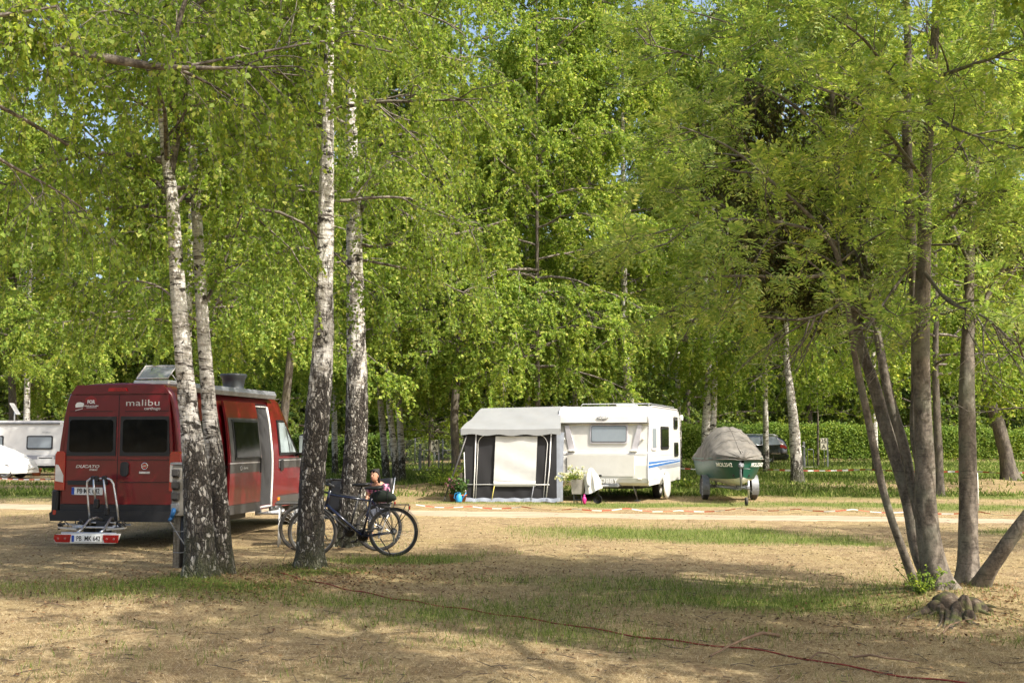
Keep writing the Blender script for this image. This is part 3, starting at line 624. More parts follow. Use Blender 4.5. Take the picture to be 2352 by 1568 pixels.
mid_tree([[(1622, 1105, 22), (1622, 980, 20), (1628, 850, 16), (1622, 700, 12)], [(1638, 1105, 20), (1637, 980, 17), (1640, 850, 15), (1642, 690, 12)]], 41, 'mid1', 'twin stemmed birch with black and white bark right behind the covered boat')
mid_tree([(1832, 1106, 32), (1829, 1060, 26), (1824, 980, 23), (1816, 900, 18), (1806, 830, 14)], 41, 'mid0', 'single birch with dark foot standing on grass right of the black car')
mid_tree([(2158, 1138, 22), (2156, 1050, 20), (2152, 960, 17), (2148, 850, 15), (2150, 700, 12)], 33.5, 'mid2', 'dark trunk standing just behind the thickest rowan stem', cat='tree', name='broadleaf_tree', bk='dark_bark', group=None, s=.9)
mid_tree([(2322, 1110, 40), (2312, 1050, 31), (2295, 980, 29), (2278, 930, 24), (2262, 880, 20)], 40, 'mid1', 'mossy old trunk leaning left at the right edge before the hedge', cat='tree', name='broadleaf_tree', bk='dark_bark', group=None)
mid_tree([(640, 1120, 22), (652, 960, 20), (663, 860, 18), (672, 760, 15)], 33, 'mid0', 'dark leaning trunk showing just behind the front of the red camper van', cat='tree', name='broadleaf_tree', bk='dark_bark', group=None)
mid_tree([(28, 1060, 20), (30, 950, 18), (26, 850, 15)], 60, 'mid2', 'dark trunk rising behind the white caravan on the far left', cat='tree', name='broadleaf_tree', bk='dark_bark', group=None, s=1.25)
mid_tree([(445, 1110, 20), (432, 800, 16)], 31, 'mid1', 'leafy birch right behind the left leaning birch beyond the van', s=.95)
mid_tree([(60, 1070, 16), (64, 800, 12)], 59, 'mid0', 'pale slim birch rising behind the right end of the far left caravan')
for i, (px, Y, k, s, lb) in enumerate([(1238, 37, 'mid2', 1.0, 'leafy birch close behind the join of tent and caravan'), (1215, 44, 'mid1', 1.0, 'leafy birch whose crown fills the view above the awning tent'), (1560, 52, 'mid0', 1.1, 'leafy birch standing between caravan and boat, far back'), (1760, 50, 'mid2', 1.05, 'leafy birch behind the black car roof'),
        (2010, 50, 'mid0', 1.05, 'leafy birch behind sign 25 A'), (2230, 55, 'mid1', 1.1, 'leafy birch far right behind the upright rowan stem'), (770, 52, 'mid2', 1.1, 'leafy birch between the two cracked front birches, far back'), (480, 45, 'mid0', 1.05, 'leafy birch behind the middle of the red van')]):
    mid_tree([(px, 1062, 14), (px - 4, 800, 10)], Y, k, lb, s=s, bk='dark_bark' if px == 1238 else 'birch_far', group='birches around the pitches')
k = 0
kinds = ['wood0', 'wood1', 'wood2', 'wood1', 'wood0', 'wood2']
for row, (Y0, n, hw) in enumerate([(73, 15, 46), (82, 15, 52), (94, 14, 60)]):
    for i in range(n):
        x = -hw + 2 * hw * (i + .5) / n + random.uniform(-1.5, 1.5); y = Y0 + random.uniform(-2, 2); kd = kinds[(i * 5 + row * 2) % 6] if row else kinds[(i * 3) % 6]
        root = empty('woodland_tree', (x, y, gz(x, y)), label=['tall broadleaf tree in the dark wood edge behind the hedge', 'tall tree deep in the wood behind the hedge', 'tree at the back of the wood behind the hedge'][row], cat='tree', group=['trees at the wood edge behind the hedge', 'trees deeper in the wood', 'trees at the back of the wood'][row])
        if row < 2: trunkmesh('trunk', np.array([(x, y, 0), (x + random.uniform(-.3, .3), y, 5), (x, y, 16)]), np.array([.22, .17, .05]), M['dark_bark'], root, S=10, step=.5, base=(x, y, gz(x, y)), seed=i)
        crown_at(kd, root, random.uniform(.9, 1.1), random.random() * 6)
# far woodland behind: one dense mass of leaves that closes the gaps between the trunks
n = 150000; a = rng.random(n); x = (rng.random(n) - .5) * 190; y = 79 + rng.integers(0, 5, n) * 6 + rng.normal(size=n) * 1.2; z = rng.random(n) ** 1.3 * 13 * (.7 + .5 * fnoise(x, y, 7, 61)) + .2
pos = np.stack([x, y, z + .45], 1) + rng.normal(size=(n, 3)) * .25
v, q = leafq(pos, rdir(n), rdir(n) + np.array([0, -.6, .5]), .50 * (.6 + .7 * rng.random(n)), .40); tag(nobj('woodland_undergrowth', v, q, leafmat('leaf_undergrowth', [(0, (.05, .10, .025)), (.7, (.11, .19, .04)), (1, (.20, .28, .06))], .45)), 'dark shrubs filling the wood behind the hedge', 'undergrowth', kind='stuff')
# ---- trees standing right of and behind the viewer: they only throw the dappled shade on the ground
for (x, y, kd, s) in [(4.7, 6.0, 'shade', 1.12), (5.4, 7.2, 'shade', .64), (8.4, 4.8, 'shade', .75), (14.5, 14, 'shade', .9)]:
    root = empty('birch_tree', (x, y, 0), label='birch just outside the frame on the right whose crown shades the ground', cat='birch tree', group='birches outside the right of the frame')
    trunkmesh('trunk', np.array([(x, y, -.05), (x, y, 6), (x, y, 12 * s)]), np.array([.17, .12, .03]), M['birch'], root, S=12, step=.2, base=(x, y, 0)); crown_at(kd, root, s, x)
# ---- hedge
def hedge(x0, x1, y0, y1, h, n, label, mat):
    root = empty('hedge', ((x0 + x1) / 2, (y0 + y1) / 2, 0), label=label, cat='hedge'); L = math.hypot(x1 - x0, y1 - y0); u = np.array([(x1 - x0) / L, (y1 - y0) / L, 0]); w = np.array([-u[1], u[0], 0]); b = np.array([(x0 + x1) / 2, (y0 + y1) / 2, 0.])
    t = (rng.random(n) - .5) * L; c = rng.random(n); hh = h * (1 + .42 * (fnoise(t, t * 0, 2.3, 3) - .5)); z = np.where(c < .7, rng.random(n) ** .8 * hh, hh * (1 + .04 * rng.normal(size=n))); d = np.where(c < .7, -.5 + .12 * rng.normal(size=n) + .12 * (fnoise(t, z, .7, 6) - .5), (rng.random(n) - .5))
    sp = rng.random(n) < .03; z = np.where(sp, z + .35 * rng.random(n), z)
    pos = u * t[:, None] + w * d[:, None] + np.array([0, 0, 1.]) * z[:, None]; pos[:, 2] += gzs(b[0] + pos[:, 0], b[1] + pos[:, 1]); pos += .05 * rng.normal(size=pos.shape)
    v, q = leafq(pos, rdir(n) - w * .4, rdir(n) - w * .8 + np.array([0, 0, .7]), .11 * (.6 + .8 * rng.random(n)), .085); nobj('foliage', v, q, mat, root)
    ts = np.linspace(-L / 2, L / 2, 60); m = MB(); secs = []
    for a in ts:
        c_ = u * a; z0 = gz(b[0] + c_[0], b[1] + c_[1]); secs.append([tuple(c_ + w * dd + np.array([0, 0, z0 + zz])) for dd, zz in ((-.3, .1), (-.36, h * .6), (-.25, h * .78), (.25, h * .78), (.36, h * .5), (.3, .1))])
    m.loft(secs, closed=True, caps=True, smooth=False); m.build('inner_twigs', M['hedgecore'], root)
    return root
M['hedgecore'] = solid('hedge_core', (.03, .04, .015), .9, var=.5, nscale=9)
hedge(2.4, 42, 65.5, 67.5, 1.75, 150000, 'long clipped green hedge behind the black car and sign 25 A', leafmat('leaf_hedge', [(0, (.09, .17, .03)), (.6, (.17, .27, .05)), (1, (.30, .38, .08))], .42))
hedge(-34, -6.4, 58, 58.5, 1.55, 90000, 'clipped hedge running left from sign 24 A behind the bicycles', leafmat('leaf_hedge_dark', [(0, (.07, .14, .03)), (.6, (.13, .22, .045)), (1, (.24, .32, .07))], .4))
hedge(-2.4, 2.2, 62, 64, 1.6, 22000, 'short hedge behind the awning tent beyond the chain link fence', bpy.data.materials['leaf_hedge'])
# bright young trees
def small_tree(px, py, Y, H, label, n=16, mat='leaf_bright', z0=1.3, L=1.3, wpx=6, leaf=.085):
    b = P(px, py, Y); b.z = gz(b.x, b.y); p = np.array([(0, 0, -.05), (.04, 0, H * .5), (0, 0, H)]); root = empty('young_tree', b, label=label, cat='young tree')
    trunkmesh('trunk', p, np.array([wpx * Y / F / 2, wpx * Y / F / 2.6, .012]), M['rowan'], root, S=8, step=.1); a, l = auto_prims(p, z0, H - .1, n, L, L * .5, (.1, .7), .02)
    br, lv = birch_crown(a, l, 6, 4, 9, leaf, .4, .3, .2, .02, .1); v, q = join([tubes(a, .018, .006, 5), br[0]]); nobj('branches', v, q, M['rowan'], root); nobj('crown', lv[0], lv[1], M[mat], root)
small_tree(1879, 1068, 56, 4.6, 'thin sapling with bright yellow green leaves just left of sign 25 A', z0=2.4, L=1.7)
small_tree(985, 1075, 54, 3.4, 'bright yellow green young maple above sign 24 A', z0=1.5, L=1.9, n=20)
small_tree(1110, 1075, 57, 3.4, 'bright young tree half hidden by the awning tent roof', z0=1.6, L=1.5, n=14)
# ------------------------------------------------------------------ shared object materials
M['red'] = solid('van_red_paint', (.13, .003, .007), .3, var=.1, **{'Coat Weight': .25, 'Coat Roughness': .05})
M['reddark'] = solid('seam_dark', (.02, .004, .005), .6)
M['black'] = solid('black_plastic', (.011, .011, .012), .5, bumps=.1, bscale=200)
M['rubber'] = solid('tyre_rubber', (.03, .029, .028), .85, var=.3, dirt=.5, bumps=.3, bscale=80)
M['glass'] = solid('dark_glass', (.006, .007, .007), .08, var=.3, **{'Specular IOR Level': .15})
M['cabglass'] = solid('cab_window_glass', (.30, .36, .37), .05, var=.2, **{'Specular IOR Level': 1.0})
M['graphite'] = solid('graphite_trim', (.075, .072, .07), .45, metal=.3)
M['alu'] = solid('brushed_aluminium', (.62, .63, .64), .32, metal=.9, var=.08)
M['galv'] = solid('galvanised_steel', (.22, .23, .24), .55, metal=.5, var=.25, nscale=14)
M['white'] = solid('white_paint', (.72, .72, .69), .4, var=.04, dirt=.08)
M['cream'] = solid('caravan_skin', (.66, .655, .61), .32, var=.03, nscale=2, dirt=.12, bumps=.04, bscale=25)
M['whiteletter'] = solid('white_lettering', (.8, .8, .78), .5, var=.02)
M['blackletter'] = solid('black_lettering', (.012, .012, .012), .5)
M['greyletter'] = solid('chrome_lettering', (.55, .55, .55), .3, metal=.5)
M['plate'] = solid('plate_white', (.75, .76, .74), .45, var=.02)
M['plateblue'] = solid('plate_blue', (.01, .06, .34), .45)
M['lampred'] = solid('lamp_red', (.32, .008, .01), .12, **{'Coat Weight': .7})
M['lampclear'] = solid('lamp_clear', (.65, .62, .58), .15)
M['lampdull'] = solid('lamp_dull', (.35, .10, .08), .3)
M['amber'] = solid('lamp_amber', (.75, .22, .01), .2)
M['screen'] = solid('fly_screen_mesh', (.03, .03, .031), .8, var=.15)
M['dacron'] = solid('awning_roof_cloth', (.205, .215, .215), .75, var=.06, nscale=3, dirt=.15, bumps=.15, bscale=4)
M['charcoal'] = solid('charcoal_canvas', (.013, .013, .015), .8, var=.3, nscale=2, bumps=.25, bscale=5)
M['blind'] = solid('white_blind_cloth', (.50, .51, .50), .75, var=.05, bumps=.3, bscale=6)
M['greyvinyl'] = solid('grey_skirt_vinyl', (.17, .19, .22), .6, var=.2, bumps=.3, bscale=5)
M['green'] = solid('green_hull_paint', (.004, .06, .038), .42, var=.15)
M['hullwhite'] = solid('hull_white', (.68, .67, .60), .35, dirt=.3)
M['tarp'] = solid('weathered_tarpaulin', (.13, .122, .105), .9, var=.6, nscale=3.5, dirt=.25, bumps=.5, bscale=7)
M['carblack'] = solid('black_car_paint', (.012, .012, .017), .15, **{'Coat Weight': 1.0, 'Coat Roughness': .03})
M['chrome'] = solid('chrome', (.75, .75, .75), .12, metal=1)
M['blueframe'] = solid('dark_blue_frame', (.006, .009, .028), .2, **{'Coat Weight': .5})
M['bluestripe'] = solid('blue_stripe', (.05, .16, .42), .5)
M['greystripe'] = solid('grey_stripe', (.30, .31, .34), .5)
M['lilac'] = solid('pale_lilac_trim', (.50, .49, .52), .5)
M['box'] = solid('weathered_box_grey', (.33, .31, .27), .7, var=.25, dirt=.6)
M['wood'] = bark('weathered_wood', (.10, .085, .06), (.24, .21, .16), 14, .4, .1, (.12, .13, .07))
M['socketblue'] = solid('socket_blue', (.02, .13, .34), .45)
M['terracotta'] = solid('terracotta', (.38, .12, .055), .8, var=.2)
M['sign'] = solid('cream_sign', (.70, .66, .55), .5, var=.03)
M['skin'] = solid('skin', (.50, .27, .18), .55, var=.08)
M['hair'] = solid('dark_hair', (.015, .011, .009), .7, var=.4, bumps=.6, bscale=60)
t = NT('pink_patterned_cloth'); t.pbr(t.ramp(t.noise(t.coord(), 16, 3), [(.44, (.02, .015, .03)), (.52, (.36, .09, .20)), (.66, (.62, .45, .5))]), .8); M['pink'] = t.m
M['jeans'] = solid('dark_trousers_cloth', (.03, .035, .05), .85)
M['redrope'] = solid('red_rope', (.17, .016, .012), .8, var=.3, bumps=.5, bscale=150)
M['stick'] = solid('dry_stick', (.16, .10, .06), .85, var=.4)
M['net'] = solid('blind_glass', (.25, .29, .32), .15, var=.06, **{'Specular IOR Level': .7})
def seg_tape():
    t = NT('barrier_tape_red_white'); v = t.coord(); x = t.n('ShaderNodeSeparateXYZ', {0: v}).outputs[0]
    f = t.math('GREATER_THAN', t.math('FRACT', t.math('MULTIPLY', x, 2.2)), .5)
    t.pbr(t.mix(f, (.60, .58, .54), (.42, .07, .035)), .5); return t.m
M['tape'] = seg_tape()
def wheel(parent, c, r, w, axis='y', rim='alu', side=1, name='wheel', spokes=5):
    """tyre with a rim as its child; axis = axle direction, side = outer face"""
    m = MB(); pr = [(r * .62, -w / 2 * .8), (r * .9, -w / 2), (r * .985, -w * .38), (r, -w * .2), (r, w * .2), (r * .985, w * .38), (r * .9, w / 2), (r * .62, w / 2 * .8)]
    m.lathe(pr, c, axis, 36); o = m.build(name, M['rubber'], parent)
    m = MB(); s = side; m.lathe([(r * .64, -w * .35 * s), (r * .64, w * .40 * s), (r * .58, w * .42 * s), (r * .55, w * .2 * s), (r * .2, w * .16 * s), (.001, w * .18 * s)], c, axis, 28)
    ax = {'y': Vector((0, 1, 0)), 'x': Vector((1, 0, 0))}[axis]; u = Vector((0, 0, 1)); v = ax.cross(u)
    for i in range(spokes):
        a = 2 * math.pi * i / spokes; d = u * math.cos(a) + v * math.sin(a); n = ax.cross(d)
        Mx = Matrix((d, n, ax)).transposed(); m.box(Vector(c) + d * r * .36 + ax * s * w * .34, (r * .5, r * .11, w * .1), Mx, .004)
    m.lathe([(.001, w * .42 * s), (r * .14, w * .42 * s), (r * .14, w * .2 * s)], c, axis, 16)
    m.build('rim', M[rim], o); return o
def panel(m, poly_, x0, x1, axis): m.prism(poly_, x0, x1, axis)
# ================================================================== RED CAMPER VAN: local x to the right across the rear, y forward, z up
vg = gz(-6.1, 18)
van = empty('camper_van', (-7.11, 17.80, vg), R(-10), 'dark red camper van parked rear on with its sliding door open and roof hatch up', 'camper van')
SEC = [(0, .40), (.0, .62), (-.012, .95), (-.012, 1.35), (.02, 1.62), (.062, 1.95), (.115, 2.22), (.16, 2.36), (.24, 2.455), (.36, 2.50), (.62, 2.525), (1.025, 2.535)]
def vsec(y, zt=2.535, ins=0, zb=.40, tw=0):
    o = []
    for x, z in SEC:
        k = max(0, (z - 1.05)) / 1.485; z2 = z if z < 1.05 else 1.05 + (z - 1.05) * (zt - 1.05) / 1.485
        if zt < 1.05: z2 = min(z, zt)
        o.append((x + ins + tw * k, y, max(z2, zb)))
    return o + [(2.05 - x, y_, z) for x, y_, z in o[::-1][1:]]
m = MB()
secs = [vsec(.035, 2.44, .07), vsec(.0, 2.50, .03), vsec(.03, 2.53, .008), vsec(.12), vsec(1, 2.54), vsec(4.2), vsec(4.35, 2.52), vsec(4.7, 2.25, 0, .4, .02), vsec(5.15, 1.72, 0, .4, .05), vsec(5.35, 1.42, 0, .4, .08), vsec(5.75, 1.22, .03, .4, .1), vsec(5.95, 1.06, .09, .42), vsec(6.0, .9, .16, .45)]
secs = [secs[0]] + secs[1:]
m.loft(secs, closed=False, smooth=True)
def capf(mb, sec):
    n = len(sec); b = len(mb.v); mb.v += sec
    for i in range(n // 2): mb.f.append((b + i, b + i + 1, b + n - 2 - i, b + n - 1 - i)); mb.sm.append(False); mb.mi.append(0)
capf(m, secs[0]); capf(m, secs[-1])
m.build('body', M['red'], van)
m = MB(); m.box((1.02, 3, .50), (1.6, 5.4, .26)); m.box((1.6, 2.6, .30), (.16, 1.6, .12)); m.tube([(.55, -.0, .33), (.55, -.10, .33), (.55, -.2, .40)], .03); m.build('underbody', M['black'], van)
# rear doors: seams, dark window panels, handle
RY0 = -.006
def rearp(name, x0, x1, z0, z1, mat, d=.03, r=.04, parent=van, y=.0, tilt=0, label=None):
    m = MB(); pl = rrect(x1 - x0, z1 - z0, r, 4, (x0 + x1) / 2, (z0 + z1) / 2); m.prism(pl, y - d, y + .02, 'y'); o = m.build(name, mat, parent, label); return o
for nm, x0, x1 in (('rear_door', .10, 1.02), ('rear_door', 1.03, 1.95)):
    m = MB(); pts = [(x0, .66), (x1, .66), (x1, 2.34), (x0 + .1 if x0 < .5 else x0, 2.34), (x0 + .02 if x0 < .5 else x0, 1.62)] if x0 < .5 else [(x0, .66), (x1, .66), (x1 - .02, 1.62), (x1 - .1, 2.34), (x0, 2.34)]
    m.prism(pts, -.014, .02, 'y'); d = m.build(nm, M['red'], van)
    xa, xb = (x0 + .06 if x0 < .5 else x0 + .03), (x1 - .03 if x0 < .5 else x1 - .06)
    m = MB(); m.prism([(xa, 1.40), (xb, 1.40), (xb - (0 if x0 < .5 else .03), 2.01), (xa + (.03 if x0 < .5 else 0), 2.01)], -.024, -.008, 'y'); w_ = m.build('window_surround', M['black'], d)
    m = MB(); m.prism(rrect(xb - xa - .10, .50, .05, 5, (xa + xb) / 2, 1.71), -.034, -.02, 'y'); m.build('window', M['glass'], d)
    m = MB(); m.box(((x0 + x1) / 2, -.017, 1.34), (x1 - x0 - .08, .012, .010)); m.box(((x0 + x1) / 2, -.017, 1.00), (x1 - x0 - .08, .012, .010)); m.box(((x0 + x1) / 2, -.017, 2.09), (x1 - x0 - .2, .010, .008)); m.build('crease', M['reddark'], d)
m = MB(); m.box((1.025, -.006, 1.5), (.012, .02, 1.7)); m.build('door_gap', M['reddark'], van)
rearp('door_handle', 1.09, 1.22, 1.09, 1.31, M['black'], .045, .05)
rearp('plate_recess', .22, .88, .955, 1.02, M['black'], .06, .01)
p_ = rearp('number_plate', .275, .795, .80, .915, M['plate'], .03, .01)
rearp('blue_strip', .277, .322, .803, .912, M['plateblue'], .0335, .008, p_)
text('plate_lettering', 'PB·MK 642', .105, M['blackletter'], p_, TM((.56, -.0335, .857), (1, 0, 0)), sx=.80, bold=.001)
m = MB()  # black lower panel and bumper
m.box((1.025, -.02, .585), (1.86, .05, .14)); m.prism([(-.03, .40), (2.08, .40), (2.10, .52), (2.03, .56), (.02, .56), (-.05, .52)], -.10, .05, 'y')
for x in (-.0, 2.05): m.box((x, .12, .64), (.11, .36, .48), bev=.03)
m.build('rear_bumper', M['black'], van)
m = MB(); m.box((.04, -.10, .53), (.05, .012, .07)); m.build('reflector', M['lampred'], van)
for x0 in (-.018, 1.898):
    m = MB(); m.prism([(x0, .87), (x0 + .17, .87), (x0 + .17, 1.44), (x0 + .14, 1.47), (x0 + .03, 1.47), (x0, 1.42)], -.035, .20, 'y'); tl = m.build('tail_lamp', M['lampred'], van)
    m = MB(); m.prism([(x0 + .012, 1.01), (x0 + .15, .99), (x0 + .15, 1.10), (x0 + .06, 1.26), (x0 + .012, 1.27)], -.040, .1, 'y'); m.build('clear_lens', M['lampclear'], tl)
m = MB(); m.prism([(.84, 2.40), (1.16, 2.40), (1.14, 2.455), (.86, 2.455)], -.04, .08, 'y'); m.build('brake_lamp', M['lampred'], van)
m = MB(); m.prism([(.2, 2.36), (1.85, 2.36), (1.75, 2.50), (.3, 2.50)], -.012, .1, 'y'); m.build('roof_spoiler', M['red'], van)
T = lambda x, z, y=-.0155: TM((x, y, z), (1, 0, 0))
text('lettering', 'malibu', .14, M['greyletter'], van, T(1.42, 2.215), sx=1.5, spacing=1.05, bold=0)
text('lettering', 'carthago', .062, M['greyletter'], van, T(1.58, 2.13), sx=1.25, bold=.001)
text('lettering', 'DUCATO', .062, M['greyletter'], van, T(.52, 1.235), sx=1.5, shear=.25, bold=.0015)
text('lettering', 'maxi', .055, M['greyletter'], van, T(.62, 1.19), sx=1.3, shear=.25, bold=.001)
text('lettering', 'FOR', .075, M['whiteletter'], van, T(.55, 2.235), sx=.9, bold=.003)
text('lettering', 'Urlaub wo du willst', .030, M['whiteletter'], van, T(.555, 2.175), bold=.0005)
m = MB(); m.box((.56, -.015, 2.15), (.17, .006, .008)); m.box((.35, -.015, 2.12), (.13, .006, .008), Matrix.Rotation(-.25, 3, 'Y'))
m.prism([(.29, 2.15), (.42, 2.16), (.43, 2.215), (.37, 2.235), (.31, 2.225), (.285, 2.19)], -.018, -.012, 'y'); m.build('sticker', M['whiteletter'], van)
m = MB(); m.prism([(.45, 2.23), (.64, 2.23), (.64, 2.29), (.55, 2.34), (.45, 2.29)], -.0155, -.012, 'y'); m.build('sticker', solid('sticker_red', (.25, .01, .01), .5), van)
m = MB(); m.ring((1.48, -.018, 1.245), (0, 1, 0), .050, .007, 28, 6); m.build('round_emblem', M['chrome'], van)
m = MB(); m.prism([(1.48 + .043 * math.cos(a * .3927), 1.245 + .043 * math.sin(a * .3927)) for a in range(16)], -.022, -.012, 'y'); m.build('emblem_disc', M['lampred'], van)
text('lettering', 'FIAT', .036, M['greyletter'], van, T(1.48, 1.245, -.0225), bold=.001)
m = MB(); m.box((1.48, -.018, 1.145), (.18, .01, .035), bev=.004); m.build('model_badge', M['greyletter'], van)
# right side: fixed panel, slid back door, opening with fly screen, cab door
SX = lambda z: 2.05 - float(np.interp(z, [q[1] for q in SEC], [q[0] for q in SEC]))
def sidep(name, y0, y1, z0, z1, mat, off=.0, th=.012, parent=van, nz=7, shear=None, label=None):
    """panel following the curved side of the body between y0..y1 and z0..z1"""
    m = MB(); o = []; i_ = []
    for k in range(nz):
        z = z0 + (z1 - z0) * k / (nz - 1); dy = shear(z) if shear else (0, 0)
        o.append([(SX(z) + off + th, y0 + dy[0], z), (SX(z) + off + th, y1 + dy[1], z)]); i_.append([(SX(z) + off - .01, y0 + dy[0], z), (SX(z) + off - .01, y1 + dy[1], z)])
    loop = [[a[0], a[1], b[1], b[0]] for a, b in zip(o, i_)]
    m.loft(loop, closed=True, smooth=False, caps=True); return m.build(name, mat, parent, label)
DO = .085
dr = sidep('sliding_door', 1.56, 2.90, .56, 2.30, M['red'], DO, .03, nz=12, label='sliding door slid fully back')
sidep('door_skirt', 1.56, 2.90, .40, .555, M['graphite'], DO, .03, dr)
sidep('window_band', 1.60, 2.88, 1.27, 2.02, M['graphite'], DO, .038, dr)
sidep('stripe', 1.56, 2.895, 1.245, 1.262, M['greyletter'], DO, .036, dr); sidep('grey_band', 1.56, 2.895, 1.09, 1.24, M['graphite'], DO, .034, dr)
sidep('window_frame', 1.74, 2.83, 1.31, 1.99, M['black'], DO, .05, dr); sidep('window', 1.79, 2.79, 1.35, 1.95, M['glass'], DO, .058, dr)
m = MB(); m.box((SX(1.15) + DO + .06, 2.82, 1.2), (.03, .05, .26), bev=.01); m.build('handle', M['black'], dr)
text('lettering', 'charming', .05, M['greyletter'], dr, TM((SX(1.17) + DO + .037, 2.2, 1.165), (0, 1, 0)), bold=.001)
m = MB(); m.ring((SX(1.17) + DO + .038, 2.0, 1.165), (1, 0, 0), .035, .005, 20, 5); m.build('round_emblem', M['greyletter'], dr)
m = MB(); m.box((SX(.8) + .05, 1.5, 1.2), (.03, .8, .03)); m.build('door_rail', M['black'], van)
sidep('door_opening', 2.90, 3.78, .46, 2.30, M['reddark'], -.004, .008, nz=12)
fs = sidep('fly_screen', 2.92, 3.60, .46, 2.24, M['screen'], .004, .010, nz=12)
m = MB(); pts = [(SX(z) + .028, 3.62, z) for z in np.linspace(.44, 2.24, 12)]
m.tube(pts, .026, 4); m.tube([(SX(.45) + .03, 2.92, .445), (SX(.45) + .03, 3.62, .445)], .022, 4); m.tube([(SX(2.24) + .03, 2.92, 2.245), (SX(2.24) + .03, 3.62, 2.245)], .016, 4); m.build('screen_frame', M['white'], fs)
sidep('door_pillar', 3.70, 3.92, .42, 2.34, M['red'], 0, .03, nz=12)
for z in (1.0, 1.7, 2.0, .62):
    pass
cd = sidep('cab_door', 3.96, 4.98, .62, 1.32, M['red'], 0, .012, nz=8)
sidep('lower_trim', 3.86, 5.1, .42, .60, M['graphite'], 0, .022); sidep('grey_band', 3.97, 5.2, 1.12, 1.30, M['graphite'], 0, .018, cd, shear=lambda z: (0, -.0))
sidep('stripe', 3.96, 5.2, 1.255, 1.27, M['greyletter'], 0, .022, cd)
wsh = lambda z: (0, -(z - 1.38) * .95)
sidep('window_frame', 4.03, 4.98, 1.36, 2.02, M['black'], 0, .022, cd, 9, wsh); sidep('window', 4.08, 4.50, 1.41, 1.97, M['cabglass'], 0, .030, cd, 9, lambda z: (0, -(z - 1.38) * .18)); sidep('window', 4.55, 4.86, 1.41, 1.90, M['cabglass'], 0, .030, cd, 9, lambda z: (-(z - 1.38) * .2, -(z - 1.38) * .9))
m = MB(); m.box((SX(1.2) + .03, 4.1, 1.17), (.03, .12, .2), bev=.01); m.build('handle', M['black'], cd)
m = MB(); m.box((SX(.55) + .03, 3.98, .55), (.02, .09, .055)); m.build('side_marker', M['amber'], van)
m = MB(); m.box((2.26, 4.86, 1.56), (.24, .12, .40), bev=.05); m.tube([(2.05, 4.9, 1.35), (2.2, 4.88, 1.38)], .03); mi = m.build('wing_mirror', M['black'], van)
m = MB(); m.box((2.26, 4.79, 1.56), (.19, .012, .33), bev=.005); m.build('mirror_glass', M['cabglass'], mi)
sidep('sill', .3, 4.6, .40, .47, M['red'], .0, .02)
sidep('side_window', .35, 1.2, 1.35, 1.95, M['glass'], 0, .015); sidep('side_trim', .3, 1.5, .42, .60, M['graphite'], 0, .016)
m = MB(); m.box((2.30, 3.3, .34), (.42, .75, .03), bev=.01); m.box((2.1, 2.98, .36), (.1, .06, .1)); m.box((2.1, 3.62, .36), (.1, .06, .1)); m.build('entry_step', M['alu'], van)
for y in (1.02, 5.05):
    for x, s in ((.14, -1), (1.91, 1)): wheel(van, (x, y, .345), .345, .225, 'x', 'galv', s)
# awning cassette along the roof edge, roof hatch, roof vent dome
m = MB(); m.prism([(1.82, 2.43), (1.99, 2.40), (2.02, 2.47), (1.98, 2.545), (1.84, 2.56)], .55, 3.95, 'y'); m.build('awning_cassette', M['galv'], van)
m = MB(); m.box((1.25, .85, 2.56), (.62, .6, .08), bev=.02); m.build('hatch_frame', M['white'], van)
m = MB(); secs = []
for k in range(9):
    a = k / 8; secs.append([Vector((1.0 + .54 * u, .52 + .03 + .02 * a + .02 * math.sin(math.pi * u) , 2.62)) + Vector((0, .50 * a * math.cos(1.0) - .0, .22 * a)) * 1.0 + Vector((0, 0, .045 * math.sin(math.pi * a) * math.sin(math.pi * u))) for u in np.linspace(0, 1, 9)])
t = NT('clear_hatch_plastic'); gl = t.n('ShaderNodeBsdfPrincipled', {'Base Color': (.5, .52, .52, 1), 'Roughness': .12}); tr_n = t.n('ShaderNodeBsdfTransparent', {'Color': (.85, .88, .88, 1)}); mx = t.n('ShaderNodeMixShader', {0: .55, 1: gl.outputs[0], 2: tr_n.outputs[0]}); t.t.links.new(mx.outputs[0], t.out.inputs[0]); M['clear'] = t.m
m.loft(secs, smooth=True)
hl = m.build('hatch_lid', M['clear'], van)
m = MB(); pl = [secs[0][0], secs[0][-1], secs[-1][-1], secs[-1][0], secs[0][0]]; m.tube([Vector(p) + Vector((0, 0, .004)) for p in pl], .014, 6); m.tube([(1.05, 1.0, 2.6), (1.08, .75, 2.76)], .008, 6); m.tube([(1.48, 1.0, 2.6), (1.45, .75, 2.76)], .008, 6); m.build('hatch_struts', M['lampclear'], hl)
m = MB(); m.lathe([(.22, 2.54), (.20, 2.60), (.19, 2.62), (.21, 2.76), (.25, 2.83), (.24, 2.86), (.001, 2.88)], (1.35, 3.5, 0), 'z', 28); m.build('roof_vent_dome', solid('smoked_plastic', (.04, .047, .052), .45), van)
m = MB(); m.box((1.05, 2.0, 2.575), (.9, .9, .05), bev=.015); m.build('solar_panel', M['glass'], van)
